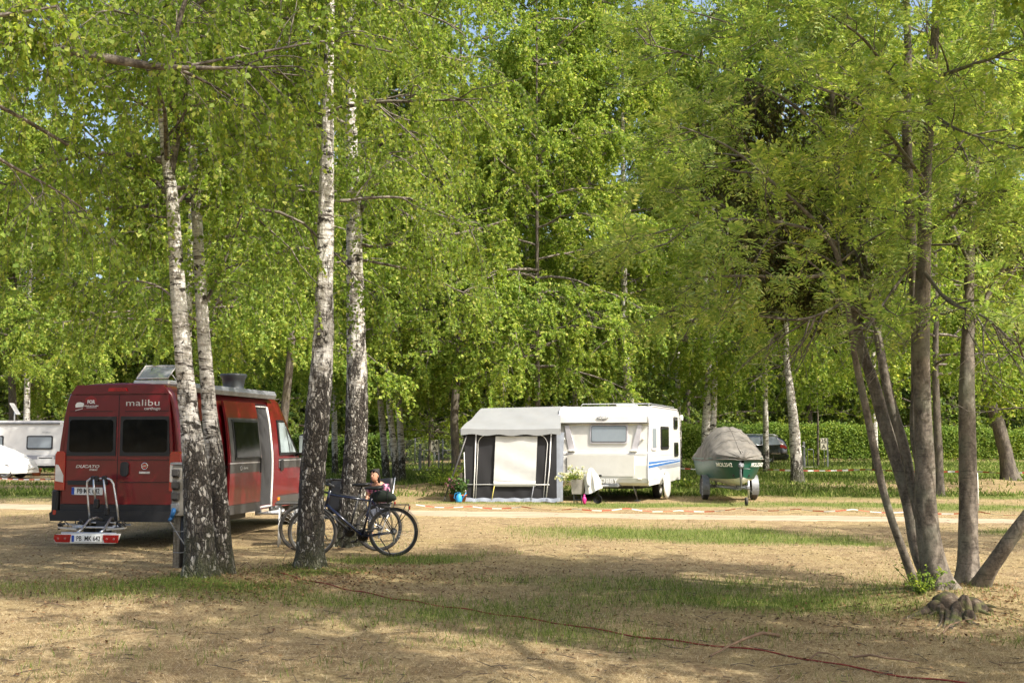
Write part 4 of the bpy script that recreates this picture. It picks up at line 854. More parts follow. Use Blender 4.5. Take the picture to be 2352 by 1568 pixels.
# trainers on the step
for k, (dx, yaw) in enumerate(((.0, .15), (.13, -.1))):
    a = Matrix.Rotation(yaw, 3, 'Z'); c = van.matrix_basis if False else None
    sp = Matrix.Translation(van.location) @ Matrix.Rotation(R(-10), 4, 'Z') @ Vector((2.30, 3.18 + dx * 2.0, .356)); sh = empty('trainer_shoe', sp, R(-10) + 1.4 + yaw, 'grey trainer shoe lying on the camper van entry step', 'shoe', 'pair of trainers on the entry step')
    m = MB(); m.loft([[(x, wd * math.cos(b), max(0, h * .5 + h * .5 * math.sin(b)) + .018) for b in np.linspace(0, 6.283, 13)[:-1]] for x, wd, h in ((-.14, .02, .05), (-.12, .036, .09), (-.05, .038, .095), (.02, .04, .075), (.09, .045, .05), (.14, .03, .03))], closed=True, caps=True); m.build('upper', M['graphite'], sh)
    m = MB(); m.prism([(-.145, -.03), (-.05, -.037), (.09, -.048), (.145, -.02), (.145, .02), (.09, .048), (-.05, .037), (-.145, .03)], 0, .026, 'z'); m.build('sole', M['white'], sh)
# ================================================================== BIKE CARRIER hung behind the van
V2W = Matrix.Translation(van.location) @ Matrix.Rotation(R(-10), 4, 'Z')
bc = empty('bicycle_carrier', V2W @ Vector((1.0, -.62, 0)), R(-7), 'empty silver bicycle carrier with red lamps and number plate behind the van', 'bike carrier'); bc.scale = (.84, .84, .86)
m = MB()
for x in (-.22, .2):  # curved arms from the tow ball
    m.tube([(x * .5, .55, .50), (x * .7, .42, .55), (x * .9, .25, .52), (x, .0, .36), (x, -.12, .33)], .025, 4)
m.box((0, -.14, .315), (1.02, .05, .04), bev=.008); m.box((0, .12, .40), (.9, .05, .03), bev=.006); m.box((0, .42, .46), (.5, .05, .03), bev=.006)
m.build('frame', M['alu'], bc)
for y, z in ((-.02, .375), (.22, .415)):
    for s in (-1, 1):
        m = MB(); m.prism([(s * .28, z - .012), (s * .62, z + .02), (s * .62, z + .05), (s * .60, z + .045), (s * .28, z + .018)], y - .05, y + .05, 'y'); m.build('wheel_tray', M['alu'], bc)
for dx, sx_ in ((-.02, -1), (.02, 1)):  # two leaning hoops
    pass
m = MB(); m.tube([(-.24, .36, .42), (-.29, .37, .78), (-.335, .38, 1.12), (-.33, .38, 1.19), (-.27, .38, 1.235), (.05, .38, 1.235), (.12, .38, 1.215), (.17, .38, 1.14), (.25, .37, .78), (.30, .36, .46)], .0185, 8); m.build('hoop', M['alu'], bc)
m = MB(); m.tube([(-.19, .34, 1.22), (-.17, .33, 1.05), (-.12, .31, .82)], .02, 8); m.tube([(.0, .34, 1.22), (.04, .33, 1.0), (.10, .31, .70)], .02, 8); m.build('clamp_arm', M['alu'], bc)
m = MB()
for c, d in (((-.21, .37, 1.235), (.09, .08, .09)), ((-.14, .36, 1.23), (.07, .07, .1)), ((.0, .37, 1.235), (.09, .08, .09)), ((-.10, .30, .80), (.09, .08, .16)), ((.10, .30, .66), (.08, .08, .12)), ((0, .60, .44), (.12, .14, .12)), ((.0, .36, .36), (.2, .16, .26))): m = MB(); m.box(c, d, bev=.015); m.build('clamp', M['black'], bc)
for cx_, y in ((-.55, -.02), (-.40, .25), (.50, -.0), (.40, .24)):
    m = MB(); random.seed(int(cx_ * 100) + 7)
    for k in range(5): m.box((cx_ + random.uniform(-.07, .07), y + random.uniform(-.04, .04), .43 + random.uniform(-.03, .06)), (.08, .05, .035), Matrix.Rotation(random.uniform(-1, 1), 3, 'Y') @ Matrix.Rotation(random.uniform(-1, 1), 3, 'Z'), .008)
    m.tube([(cx_ - .07, y, .42), (cx_ - .05, y - .03, .50), (cx_ + .02, y - .02, .53), (cx_ + .09, y, .46), (cx_ + .08, y + .02, .40)], .010, 5); m.build('wheel_strap', M['black'], bc)
m = MB(); m.prism([(-.60, .30), (-.62, .21), (-.58, .155), (.50, .155), (.56, .21), (.60, .32), (.40, .32)], -.20, -.155, 'y'); lb = m.build('lamp_bar', M['white'], bc)
for x0, x1 in ((-.60, -.30), (.30, .585)):
    m = MB(); m.prism([(x0, .30), (x0 - .012 * (x0 < 0), .23), (x0 + .03, .17), (x1 - .02, .17), (x1, .30)], -.222, -.19, 'y'); l_ = m.build('lamp', M['lampred'], bc)
    for q in (.07, .2): m = MB(); m.lathe([(.001, -.226), (.02, -.226), (.022, -.215)], (x0 + q, 0, .232), 'y', 14); m.build('round_lens', M['lampdull'], l_)
m = MB(); m.box((-.005, -.212, .235), (.55, .015, .115), bev=.004); pl = m.build('number_plate', M['plate'], bc)
m = MB(); m.box((-.255, -.221, .235), (.045, .004, .108)); m.build('blue_strip', M['plateblue'], pl)
text('plate_lettering', 'PB  MK 642', .115, M['blackletter'], pl, TM((.03, -.2205, .235), (1, 0, 0)), sx=.80, bold=.0015)
# ================================================================== POWER BOX on wooden posts
b = P(690, 1290, 14.9); b = P(406, 1285, 14.9); b.z = gz(b.x, b.y)
pb = empty('power_box', b, R(-4), 'weathered grey camping power box with four sockets on a wooden post', 'power box')
m = MB(); m.box((.07, 0, 1.00), (.26, .16, .66), bev=.01); m.build('cabinet', M['box'], pb)
m = MB(); m.box((.07, 0, 1.345), (.30, .20, .025)); m.build('lid', M['galv'], pb)
m = MB(); m.box((-.005, .02, .35), (.09, .07, .76)); m.build('post', M['wood'], pb)
m = MB(); m.tube([(.09, -.01, -.05), (.09, -.01, .68)], .042, 10); m.build('cable_pipe', M['black'], pb)
m = MB()
for z in (.20, .47): m.ring((.045, 0, z), (0, 0, 1), .085, .006, 20, 5)
m.build('pipe_clamp', M['galv'], pb)
for z, mt in ((1.22, 'galv'), (1.06, 'galv'), (.92, 'galv'), (.78, 'galv')):
    m = MB(); m.box((.0, -.095, z), (.10, .04, .11), bev=.01); m.lathe([(.038, -.15), (.045, -.14), (.045, -.10)], (0, 0, z - .01), 'y', 16); m.box((0, -.148, z + .01), (.085, .012, .085), bev=.01); m.build('socket', M['graphite'] if z > .8 else M['galv'], pb)
m = MB(); m.tube([(-.02, -.16, .66), (0, -.17, .72), (.0, -.14, .76)], .03, 10); m.tube([(-.04, -.2, .62), (-.02, -.16, .66)], .022, 8); m.build('blue_plug', M['socketblue'], pb)
m = MB(); m.box((.16, -.02, 1.41), (.15, .10, .11), bev=.02); m.build('meter_box', M['white'], pb)
m = MB(); m.tube([(-.04, -.19, .62), (.0, -.14, .52), (.06, -.12, .42), (.14, -.1, .30), (.22, -.05, .12), (.3, .05, .03), (.5, .3, .02)], .009, 6); cb = m.build('power_cable', M['galv'], pb)
# ================================================================== BICYCLES: local x forward (to the image left), z up
def bicycle(loc, rz, label, frame, Rw=.345, wb=1.10, dark=False, lean=.0, lever=True):
    root = empty('bicycle', loc, rz, label, 'bicycle', 'bicycles leaning at the birch'); root.rotation_euler = (lean, 0, rz)
    rear = Vector((0, 0, Rw)); fr = Vector((wb, 0, Rw)); bb = Vector((.44, 0, .29)); st = Vector((.30, 0, .84)); hd = Vector((.90, 0, .90)); hb = Vector((.945, 0, .74))
    for c, nm in ((rear, 'wheel'), (fr, 'wheel')):
        m = MB(); m.ring(c, (0, 1, 0), Rw - .022, .023, 56, 8); w_ = m.build(nm, M['rubber'], root)
        m = MB(); m.ring(c, (0, 1, 0), Rw - .048, .007, 56, 6); m.build('rim', M['galv'] if not dark else M['graphite'], w_)
        m = MB()
        for k in range(32):
            a = 2 * math.pi * k / 32; a2 = a + (.5 if k % 2 else -.5) * .9; sy_ = .03 * (1 if k % 4 < 2 else -1)
            m.tube([c + Vector((.025 * math.cos(a2), sy_, .025 * math.sin(a2))), c + Vector(((Rw - .05) * math.cos(a), 0, (Rw - .05) * math.sin(a)))], .0013, 3, False)
        m.build('spokes', M['chrome'], w_)
        m = MB(); m.lathe([(.015, -.05), (.028, -.035), (.018, -.02), (.018, .02), (.028, .035), (.015, .05)], c, 'y', 12); m.build('hub', M['galv'], w_)
    m = MB(); m.tube([bb, st], .017); m.tube([st + Vector((.005, 0, -.05)), hd + Vector((0, 0, -.02))], .0165); m.tube([bb, hb], .021); m.tube([hd + Vector((-.01, 0, .04)), hb + Vector((.01, 0, -.03))], .021)
    for s in (-1, 1):
        m.tube([bb + Vector((0, s * .02, 0)), Vector((.2, s * .055, .32)), rear + Vector((0, s * .065, 0))], .010); m.tube([st + Vector((0, s * .02, -.04)), Vector((.2, s * .055, .68)), rear + Vector((0, s * .065, 0))], .008)
    m.build('frame', frame, root)
    if not dark: text('lettering', 'CHESTER', .045, M['whiteletter'], root, TM(bb.lerp(hb, .58) + Vector((0, .023, 0)), bb - hb, Vector((.5, 0, .6))), .0005, 1.1, bold=.001) if False else None
    m = MB()
    for s in (-1, 1): m.tube([hb + Vector((.01, s * .03, -.02)), hb + Vector((.06, s * .055, -.12)), fr + Vector((0, s * .06, 0))], .012)
    m.build('fork', frame, root)
    m = MB(); m.tube([hd + Vector((-.01, 0, .03)), hd + Vector((-.03, 0, .12)), hd + Vector((.05, 0, .16))], .014)
    for s in (-1, 1): m.tube([hd + Vector((.05, 0, .16)), hd + Vector((.06, s * .14, .17)), hd + Vector((.0, s * .26, .16)), hd + Vector((-.07, s * .31, .15))], .011)
    hbr = m.build('handlebar', M['black'], root)
    for s in (-1, 1): m = MB(); m.tube([hd + Vector((-.0, s * .26, .16)), hd + Vector((-.12, s * .33, .145))], .017); m.build('grip', M['black'], hbr)
    m = MB(); m.tube([hd + Vector((.03, .2, .17)), hd + Vector((.13, .16, .22)), hd + Vector((.16, .05, .10)), hb + Vector((.08, .03, .0))], .003, 5); m.tube([hd + Vector((.03, -.2, .17)), hd + Vector((.15, -.1, .20)), hd + Vector((.08, .0, .02)), hb + Vector((0, -.02, .0))], .003, 5); m.build('brake_cable', M['black'], root)
    m = MB(); m.tube([st, Vector((.27, 0, .95))], .013); m.build('seat_post', M['black'], root)
    m = MB(); m.loft([[(x, w_ * math.cos(a), .975 + zz + h * math.sin(a)) for a in np.linspace(0, 6.283, 13)[:-1]] for x, w_, h, zz in ((.14, .03, .02, .012), (.17, .075, .03, .008), (.23, .078, .03, .0), (.30, .045, .025, 0), (.37, .025, .02, .0), (.41, .012, .012, -.004))], closed=True, caps=True); m.build('saddle', M['black'], root)
    m = MB(); m.ring(bb, (0, 1, 0), .085, .006, 30, 5); m.lathe([(.001, -.05), (.08, -.048), (.08, -.044), (.02, -.04), (.02, .06)], bb, 'y', 24); m.tube([bb + Vector((0, -.07, 0)), bb + Vector((.13, -.075, -.10))], .010); m.tube([bb + Vector((0, .07, 0)), bb + Vector((-.13, .075, .10))], .010)
    m.box(bb + Vector((.13, -.125, -.10)), (.09, .08, .02), bev=.005); m.box(bb + Vector((-.13, .125, .10)), (.09, .08, .02), bev=.005); m.build('crankset', M['black'], root)
    m = MB(); m.tube([bb + Vector((0, -.046, .082)), rear + Vector((0, -.046, .05))], .005, 5); m.tube([bb + Vector((0, -.046, -.082)), rear + Vector((0, -.046, -.13)), rear + Vector((-.02, -.046, -.04))], .005, 5); m.lathe([(.05, -.048), (.03, -.03)], rear, 'y', 18); m.build('chain', M['black'], root)
    m = MB(); m.box(rear + Vector((.0, -.055, -.10)), (.03, .02, .12), bev=.006); m.build('derailleur', M['alu'], root)
    for c, a0, a1 in ((rear, 15, 200), (fr, 10, 165)):
        m = MB(); secs = []
        for a in np.linspace(R(a0), R(a1), 26): secs.append([tuple(c + Vector(((Rw + .022 - abs(d) * .25) * math.cos(a), d, (Rw + .022 - abs(d) * .25) * math.sin(a)))) for d in (-.028, -.015, .015, .028)])
        m.loft(secs); m.tube([c, c + Vector(((Rw + .02) * math.cos(R(a1 - 25)), .04, (Rw + .02) * math.sin(R(a1 - 25))))], .0025, 4); m.build('mudguard', M['black'] if dark else M['graphite'], root)
    m = MB()
    for s in (-.05, .05): m.tube([(.26, s, .74), (-.22, s, .74)], .005, 5); m.tube([(-.18, s, .74), (0, s * 1.3, Rw)], .005, 5); m.tube([(.06, s, .74), (0, s * 1.3, Rw)], .005, 5); m.tube([(-.22, s, .74), (-.22, s, .66), (-.10, s * 1.6, .50)], .004, 5)
    for x in (-.22, -.1, .05, .2): m.tube([(x, -.05, .74), (x, .05, .74)], .005, 5)
    m.build('luggage_rack', M['black'], root)
    m = MB(); m.box((-.235, 0, .70), (.02, .08, .05), bev=.008); m.build('rear_light', M['lampred'], root)
    if not dark: m = MB(); m.tube([(.18, .05, .27), (.02, .07, .03)], .009, 6); m.build('kickstand', M['black'], root)
    return root
p0 = P(904, 1210, 16.25); 
b1 = bicycle((p0.x, p0.y, gz(p0.x, p0.y) + .0), R(180) , 'dark blue trekking bicycle leaning at the birch with a bag on its rack', M['blueframe'], .352, 1.145, lean=R(-6))
p0 = P(868, 1203, 16.9); bicycle((p0.x, p0.y + .1, gz(p0.x, p0.y) - .0), R(181), 'black bicycle half hidden behind the dark blue bicycle', M['black'], .345, 1.14, dark=True, lean=R(5))
# dark green bag bundled on the rack
bg_ = empty('rolled_bag', P(880, 1142, 16.27), 0, 'dark olive cloth bag bundled on the bicycle luggage rack', 'bag')
m = MB(); m.loft([[(x, w_ * math.cos(a) * (1 + .12 * math.sin(3 * a + x * 30)), zz + h * math.sin(a) * (1 + .10 * math.sin(2 * a + x * 40))) for a in np.linspace(0, 6.283, 17)[:-1]] for x, w_, h, zz in ((-.19, .02, .02, -.01), (-.17, .06, .055, .0), (-.10, .09, .085, .012), (0, .10, .088, .018), (.09, .09, .075, .01), (.16, .06, .045, 0), (.19, .02, .02, -.01))], closed=True, caps=True)
m.build('pouch', solid('olive_cloth', (.022, .032, .022), .85, bumps=.5, bscale=20), bg_)
m = MB()
for x in (-.08, .07): m.ring((x, 0, .012), (1, 0, 0), .095, .008, 24, 4)
m.build('strap', M['black'], bg_)
# ================================================================== camping chairs and the seated person
def camp_chair(loc, rz, label, high=True):
    r = empty('camping_chair', loc, rz, label, 'camping chair', 'padded camping chairs behind the birches'); r.scale = (.88,) * 3
    m = MB(); secs = [[(x, .22 + .05 * k / 5 * 2 + .0 , .50 + .62 * k / 5 + .015 * math.sin(x * 9)) for x in np.linspace(-.24, .24, 9)] for k in range(6)]
    back = [[(a[0], a[1] + .045, a[2]) for a in s_] for s_ in secs]
    m.loft([s_ + b_[::-1] for s_, b_ in zip(secs, back)], closed=True, caps=True); m.build('backrest', M['black'], r)
    m = MB(); m.box((0, -.02, .45), (.48, .48, .05), bev=.02); m.build('seat', M['black'], r)
    m = MB(); m.tube([(-.17, .40, 1.02), (.17, .40, 1.02)], .05, 10); m.build('headrest', M['black'], r)
    for s in (-1, 1):
        m = MB(); m.tube([(s * .27, -.24, .02), (s * .27, .12, .45), (s * .26, .30, .8), (s * .25, .42, 1.14)], .012, 8); m.tube([(s * .27, .32, .02), (s * .27, -.2, .46), (s * .28, -.22, .64)], .012, 8); m.build('leg', M['alu'], r)
        m = MB(); m.box((s * .28, .02, .66), (.05, .44, .03), bev=.01); m.build('armrest', M['black'], r)
    return r
c1 = P(768, 1170, 18.6); camp_chair((c1.x, c1.y, gz(c1.x, c1.y)), R(-14), 'empty black padded camping chair between the two cracked birch trunks')
c2 = P(845, 1170, 19.3); camp_chair((c2.x + .08, c2.y + .05, gz(c2.x, c2.y)), R(-22), 'camping chair with the seated person, behind the straight birch')
# camping table legs seen through the bicycle wheel
tb = P(700, 1190, 17.9); tbl = empty('camping_table', (tb.x - .05, tb.y, gz(tb.x, tb.y)), R(8), 'small white legged camping table behind the cracked birch and the bicycles', 'camping table')
m = MB(); m.box((0, 0, .66), (.8, .5, .03), bev=.01); m.build('tabletop', M['graphite'], tbl)
for x in (-.33, .33):
    for y in (-.2, .2): m = MB(); m.tube([(x, y, .65), (x * 1.02, y, .0)], .013, 8); m.build('leg', M['white'], tbl)
def skinmesh(name, verts, edges, rad, mat, parent, sub=2):
    me = bpy.data.meshes.new(name); me.from_pydata(verts, edges, []); o = bpy.data.objects.new(name, me); COL.objects.link(o)
    sk = o.modifiers.new('skin', 'SKIN'); 
    if not me.skin_vertices: 
        bpy.context.view_layer.objects.active = o
    for i, r_ in enumerate(rad): me.skin_vertices[0].data[i].radius = (r_, r_) if not isinstance(r_, tuple) else r_
    me.skin_vertices[0].data[0].use_root = True
    ss = o.modifiers.new('sub', 'SUBSURF'); ss.levels = sub; ss.render_levels = sub
    dg = bpy.context.evaluated_depsgraph_get(); m2 = bpy.data.meshes.new_from_object(o.evaluated_get(dg)); bpy.data.objects.remove(o)
    m2.name = name; m2.materials.clear(); m2.materials.append(mat); m2.polygons.foreach_set('use_smooth', [True] * len(m2.polygons))
    o = bpy.data.objects.new(name, m2); COL.objects.link(o); o.parent = parent; return o
pe = empty('person', (c2.x + .14, c2.y, gz(c2.x, c2.y)), R(-28), 'person in a pink patterned shirt sitting behind the bicycles with sunglasses pushed up', 'person'); pe.scale = (.84,) * 3
# faces -y locally; seated: pelvis at .55
vs = [(0, .08, .56), (0, .10, .72), (0, .10, .90), (0, .07, 1.05), (0, .02, 1.11), (0, -.02, 1.17),
      (-.17, .07, 1.03), (-.24, .03, .82), (-.16, -.16, .74), (-.09, -.24, .80), (.17, .07, 1.03), (.24, .03, .82), (.16, -.16, .74), (.09, -.24, .80),
      (-.10, .05, .54), (-.13, -.36, .54), (-.14, -.38, .10), (-.14, -.50, .05), (.10, .05, .54), (.13, -.36, .54), (.14, -.38, .10), (.14, -.50, .05)]
es = [(0, 1), (1, 2), (2, 3), (3, 4), (4, 5), (3, 6), (6, 7), (7, 8), (8, 9), (3, 10), (10, 11), (11, 12), (12, 13), (0, 14), (14, 15), (15, 16), (16, 17), (0, 18), (18, 19), (19, 20), (20, 21)]
rd = [(.15, .11), (.14, .10), (.16, .11), (.13, .09), .055, .055, .06, .048, .036, .026, .06, .048, .036, .026, .09, .07, .05, .04, .09, .07, .05, .04]
body = skinmesh('body', vs, es, rd, M['skin'], pe)
m = MB(); hc = Vector((0, -.06, 1.245)); rows = []
for i, (z, ry, rx) in enumerate([(-.115, .03, .025), (-.10, .055, .045), (-.07, .075, .06), (-.03, .088, .070), (.01, .095, .075), (.05, .096, .077), (.085, .085, .068), (.11, .055, .045), (.122, .01, .01)]):
    rows.append([tuple(hc + Vector((rx * math.sin(a), ry * math.cos(a) * (1 if math.cos(a) > 0 else 1.0) - (.012 if z < 0 else 0), z))) for a in np.linspace(0, 6.283, 21)[:-1]])
m.loft(rows, closed=True, caps=True); m.tube([hc + Vector((0, -.088, .02)), hc + Vector((0, -.108, -.02)), hc + Vector((0, -.096, -.03))], [.008, .014, .010], 6)
for s in (-1, 1): m.sphere(hc + Vector((s * .076, .0, -.005)), .03, 8, 6, (.3, .6, 1))
m.build('head', M['skin'], body)
m = MB(); m.tube([hc + Vector((-.025, -.093, -.055)), hc + Vector((0, -.099, -.056)), hc + Vector((.025, -.093, -.055))], .005, 6); m.build('mouth', solid('lips', (.35, .10, .09), .5), body)
for s in (-1, 1): m = MB(); m.sphere(hc + Vector((s * .03, -.088, .012)), .010, 8, 6, (1.3, .5, .7)); m.build('eye', M['black'], body)
m = MB(); rows = []
for z, ry, rx, off in [(-.17, .06, .085, .06), (-.10, .075, .092, .05), (-.05, .085, .094, .035), (.0, .100, .094, .025), (.05, .108, .092, .008), (.09, .098, .080, 0), (.125, .070, .055, 0), (.14, .01, .01, 0)]:
    rows.append([tuple(hc + Vector((rx * math.sin(a), off + ry * math.cos(a) * (1 if math.cos(a) > 0 else (.12 if z < .03 else (.45 if z < .07 else .85))), z))) for a in np.linspace(0, 6.283, 25)[:-1]])
m.loft(rows, closed=True, caps=True); m.sphere(hc + Vector((0, .10, .10)), .045, 10, 8); m.build('hair', M['hair'], body)
m = MB()
for s in (-1, 1): m.sphere(hc + Vector((s * .035, -.085, .085)), .03, 12, 8, (1, .35, .75)); m.tube([hc + Vector((s * .065, -.07, .085)), hc + Vector((s * .088, .02, .05))], .004, 5)
m.tube([hc + Vector((-.02, -.098, .09)), hc + Vector((.02, -.098, .09))], .004, 5); m.build('sunglasses', M['glass'], body)
skinmesh('shirt', [(0, .08, .54), (0, .10, .72), (0, .10, .90), (0, .07, 1.09), (-.17, .07, 1.035), (-.235, .04, .88), (.17, .07, 1.035), (.235, .04, .88)], [(0, 1), (1, 2), (2, 3), (3, 4), (4, 5), (3, 6), (6, 7)], [(.175, .135), (.165, .125), (.185, .135), (.15, .12), .088, .075, .088, .075], M['pink'], body)
skinmesh('trousers', [(0, .08, .54), (-.10, .05, .54), (-.13, -.36, .54), (-.14, -.38, .14), (.10, .05, .54), (.13, -.36, .54), (.14, -.38, .14)], [(0, 1), (1, 2), (2, 3), (0, 4), (4, 5), (5, 6)], [(.17, .13), .10, .082, .062, .10, .082, .062], M['jeans'], body)
for s in (-1, 1):
    m = MB()
    for k in range(4): a = -.025 + .017 * k; m.tube([(s * .09 - a * .6, -.25, .80 + a * .3), (s * .075 - a, -.30, .815 + a * .5), (s * .05 - a, -.315 + .004 * k, .80 + a * .5), (s * .035 - a, -.30, .785 + a * .5)], [.010, .009, .008, .006], 6)
    m.tube([(s * .09, -.24, .81), (s * .06, -.25, .84), (s * .04, -.28, .845)], [.012, .010, .008], 6); m.sphere((s * .088, -.25, .80), .036, 10, 8, (.8, 1, .45)); m.build('hand', M['skin'], body)
# ================================================================== CARAVAN: local x to the right across its front, y away, z up; origin = front left corner on the ground
cvY = 30.75; cl = P(1281, 1130, cvY)
CA = R(-19)
cv = empty('caravan', (cl.x, cvY, gz(cl.x, cvY)), CA, 'cream white caravan with pale front window and blue side stripe beside the tent', 'caravan')
W = 2.48; LC = 4.5
prof = [(.10, .42), (.0, .50), (-.03, .62), (-.02, .95), (.02, 1.18), (.05, 1.28), (.10, 1.30), (.16, 2.02), (.15, 2.06), (.10, 2.08), (.13, 2.25), (.22, 2.40), (.38, 2.50), (.60, 2.535), (LC - .4, 2.52), (LC - .12, 2.42), (LC - .03, 2.2), (LC, 1.4), (LC, .45)]
m = MB(); m.loft([[(x, y, z) for y, z in prof] for x in (.012, W - .012)], smooth=False)
for x in (.0, W): m.prism(prof, x - .001 if x else 0, x + .001 if not x else W, 'x')
m.build('body', M['cream'], cv)
m = MB(); 
for x in (0, W): m.tube([(x, y, z) for y, z in prof[1:]], .018, 6, smooth=True)
m.build('edge_rail', M['lilac'], cv)
def fp(name, x0, x1, z0, z1, mat, y=.12, d=.03, r=.04, parent=cv, tilt=.06 / .72, lab=None):
    m = MB(); pl = rrect(x1 - x0, z1 - z0, r, 5, (x0 + x1) / 2, (z0 + z1) / 2); f = lambda z: y + (z - 1.3) * tilt; n = len(pl)
    vs = [(a, f(b) - d, b) for a, b in pl] + [(a, f(b) + .01, b) for a, b in pl]; m.add(vs, [tuple(range(n)), tuple(range(n, 2 * n))[::-1]] + [(i, i + n, (i + 1) % n + n, (i + 1) % n) for i in range(n)]); return m.build(name, mat, parent, lab)
wf = fp('front_window', .88, 1.92, 1.53, 2.05, M['lilac'], .10, .035, .06)
fp('pane', .93, 1.87, 1.585, 1.99, M['net'], .10, .05, .04, wf); fp('glass_gasket', .915, 1.885, 1.57, 2.005, M['graphite'], .10, .042, .045, wf)
m = MB(); m.box((W / 2, .085, 2.075), (W - .06, .05, .03)); m.build('eyebrow_trim', M['graphite'], cv)
for x0, x1, s in ((.17, .42, 1), (W - .17, W - .42, -1)):
    m = MB(); m.prism([(x0, 2.02), (x0 + s * .12, 2.02), (x1 + s * .05, 1.36), (x1 - s * .14, 1.36)], .095, .13, 'y'); m.build('diagonal_trim', M['lilac'], cv)
    m = MB(); m.box((x1 - s * .03, .055, 1.34), (.20, .09, .06), bev=.015); m.build('handle', M['cream'], cv)
    m = MB(); m.box((x0 - s * .02 if s > 0 else x0 + .02, .085, 1.66), (.055, .07, .06), bev=.012); m.build('position_lamp', M['lampclear'], cv)
for x in (.15, W - .22):
    m = MB(); m.box((x, -.03, .60), (.11, .03, .045), bev=.006); m.build('reflector', M['amber'] if False else M['lampclear'], cv)
m = MB(); pl = rrect(1.84, .56, .05, 5, 1.2, .95); m.prism(pl, -.045, 0, 'y'); m.build('gas_locker_lid', M['cream'], cv)
m = MB(); m.box((1.2, -.05, .685), (.07, .02, .045), bev=.006); m.build('locker_latch', M['black'], cv)
m = MB(); m.box((W / 2, .02, 1.26), (W - .04, .012, .012)); m.build('belt_seam', M['greystripe'], cv)
text('embossed_lettering', 'HOBBY', .16, M['whiteletter'], cv, TM((1.36, -.035, .54), (1, 0, 0)), .006, 1.1, 1.1, bold=.004)
eb = MB(); eb.prism([(1.08, 2.235), (1.12, 2.185), (1.36, 2.185), (1.40, 2.235)], .09, .13, 'y'); eb.ring((1.24, .11, 2.24), (0, 1, 0), .075, .006, 24, 5)
for k in range(9): a = math.pi * k / 8; eb.sphere((1.24 + .095 * math.cos(a), .105, 2.245 + .095 * math.sin(a)), .010, 8, 6)
eb.prism([(1.22, 2.185), (1.26, 2.185), (1.24, 2.13)], .10, .13, 'y'); em = eb.build('front_emblem', M['greystripe'], cv)
text('lettering', 'HOBBY', .055, M['whiteletter'], em, TM((1.24, .087, 2.208), (1, 0, 0)), .003, 1.0, 1.3, bold=.002)
# right side with windows, vents, stripe, wheel
def sp(name, y0, y1, z0, z1, mat, d=.02, r=.04, parent=cv):
    m = MB(); pl = rrect(y1 - y0, z1 - z0, r, 5, (y0 + y1) / 2, (z0 + z1) / 2); m.prism(pl, W - .005, W + d, 'x'); return m.build(name, mat, parent)
for y0, y1, z0, z1, fm in ((.42, 1.02, 1.35, 2.0, 'lilac'), (1.65, 2.75, 1.37, 2.0, 'black'), (3.55, 4.1, 1.95, 2.3, 'black'), (3.6, 4.2, 1.15, 1.55, 'black')):
    f = sp('side_window', y0, y1, z0, z1, M[fm], .025, .06); sp('pane', y0 + .07, y1 - .07, z0 + .07, z1 - .07, M['glass'] if fm == 'black' else M['net'], .034, .04, f)
m = MB(); m.prism([(-.02, .88), (LC, .98), (LC, 1.06), (.06, 1.05)], W + .001, W + .006, 'x'); m.build('blue_stripe', M['bluestripe'], cv)
m = MB(); m.prism([(.03, .955), (LC, 1.03), (LC, 1.042), (.04, .975)], W + .006, W + .009, 'x'); m.build('white_line', M['whiteletter'], cv)
m = MB(); m.prism([(1.2, .80), (LC, .84), (LC, .95), (1.2, .90)], W + .001, W + .004, 'x'); m.build('grey_stripe', M['greystripe'], cv)
m = MB()
for z in (1.2, 1.45, 1.7, 1.95, 2.2): m.box((W + .001, LC / 2 + .1, z), (.004, LC - .3, .006))
m.build('side_groove', M['greystripe'], cv)
for y0, y1 in ((.45, .98), (1.1, 1.4)): f = sp('service_hatch', y0, y1, .58, .85, M['white'], .012, .02)
for x, s in ((.22, -1), (W - .20, 1)): wheel(cv, (x, 2.15, .32), .32, .19, 'x', 'white', s)
m = MB(); m.prism([(1.62, .62), (1.62, .40), (1.7, .40), (1.8, .60), (2.0, .70), (2.3, .70), (2.5, .60), (2.6, .40), (2.68, .40), (2.68, .62), (2.4, .80), (1.9, .80)], W - .02, W + .03, 'x'); m.build('wheel_arch', M['cream'], cv)
m = MB(); m.box((W / 2, 2.3, .38), (1.9, 4.0, .10)); m.build('chassis', M['black'], cv)
m = MB(); m.tube([(W / 2 - .5, .2, .42), (W / 2, -1.15, .44)], .035, 6); m.tube([(W / 2 + .5, .2, .42), (W / 2, -1.15, .44)], .035, 6); m.tube([(W / 2, -1.0, .45), (W / 2, -1.42, .46)], .03, 8); m.box((W / 2 + .33, -.42, .45), (.42, .06, .10), bev=.01); m.build('drawbar', M['galv'], cv)
m = MB(); m.tube([(W / 2 + .16, -1.1, .62), (W / 2 + .16, -1.1, .22)], .03, 8); m.lathe([(.11, -.03), (.11, .03), (.03, .04)], (W / 2 + .16, -1.1, .11), 'y', 18); m.build('jockey_wheel', M['black'], cv)
for x in (.35, W - .45):
    for y in (.45, LC - .3): m = MB(); m.tube([(x, y - .25, .42), (x + .06, y, .02)], .02, 6); m.tube([(x + .0, y + .15, .42), (x + .03, y - .08, .16)], .014, 6); m.box((x + .06, y, .015), (.14, .12, .02)); m.build('corner_steady', M['galv'], cv)
m = MB(); m.box((1.75, .75, 2.56), (.5, .45, .06), bev=.02); m.build('roof_hatch', M['white'], cv)
m = MB(); m.tube([(.55, .42, 2.53), (.55, .55, 2.60), (W - .1, .75, 2.60)], .018, 6); m.tube([(W - .08, .5, 2.55), (W - .08, .62, 2.60), (W - .08, LC - .5, 2.585), (W - .08, LC - .4, 2.53)], .02, 6); m.build('roof_rail', M['galv'], cv)
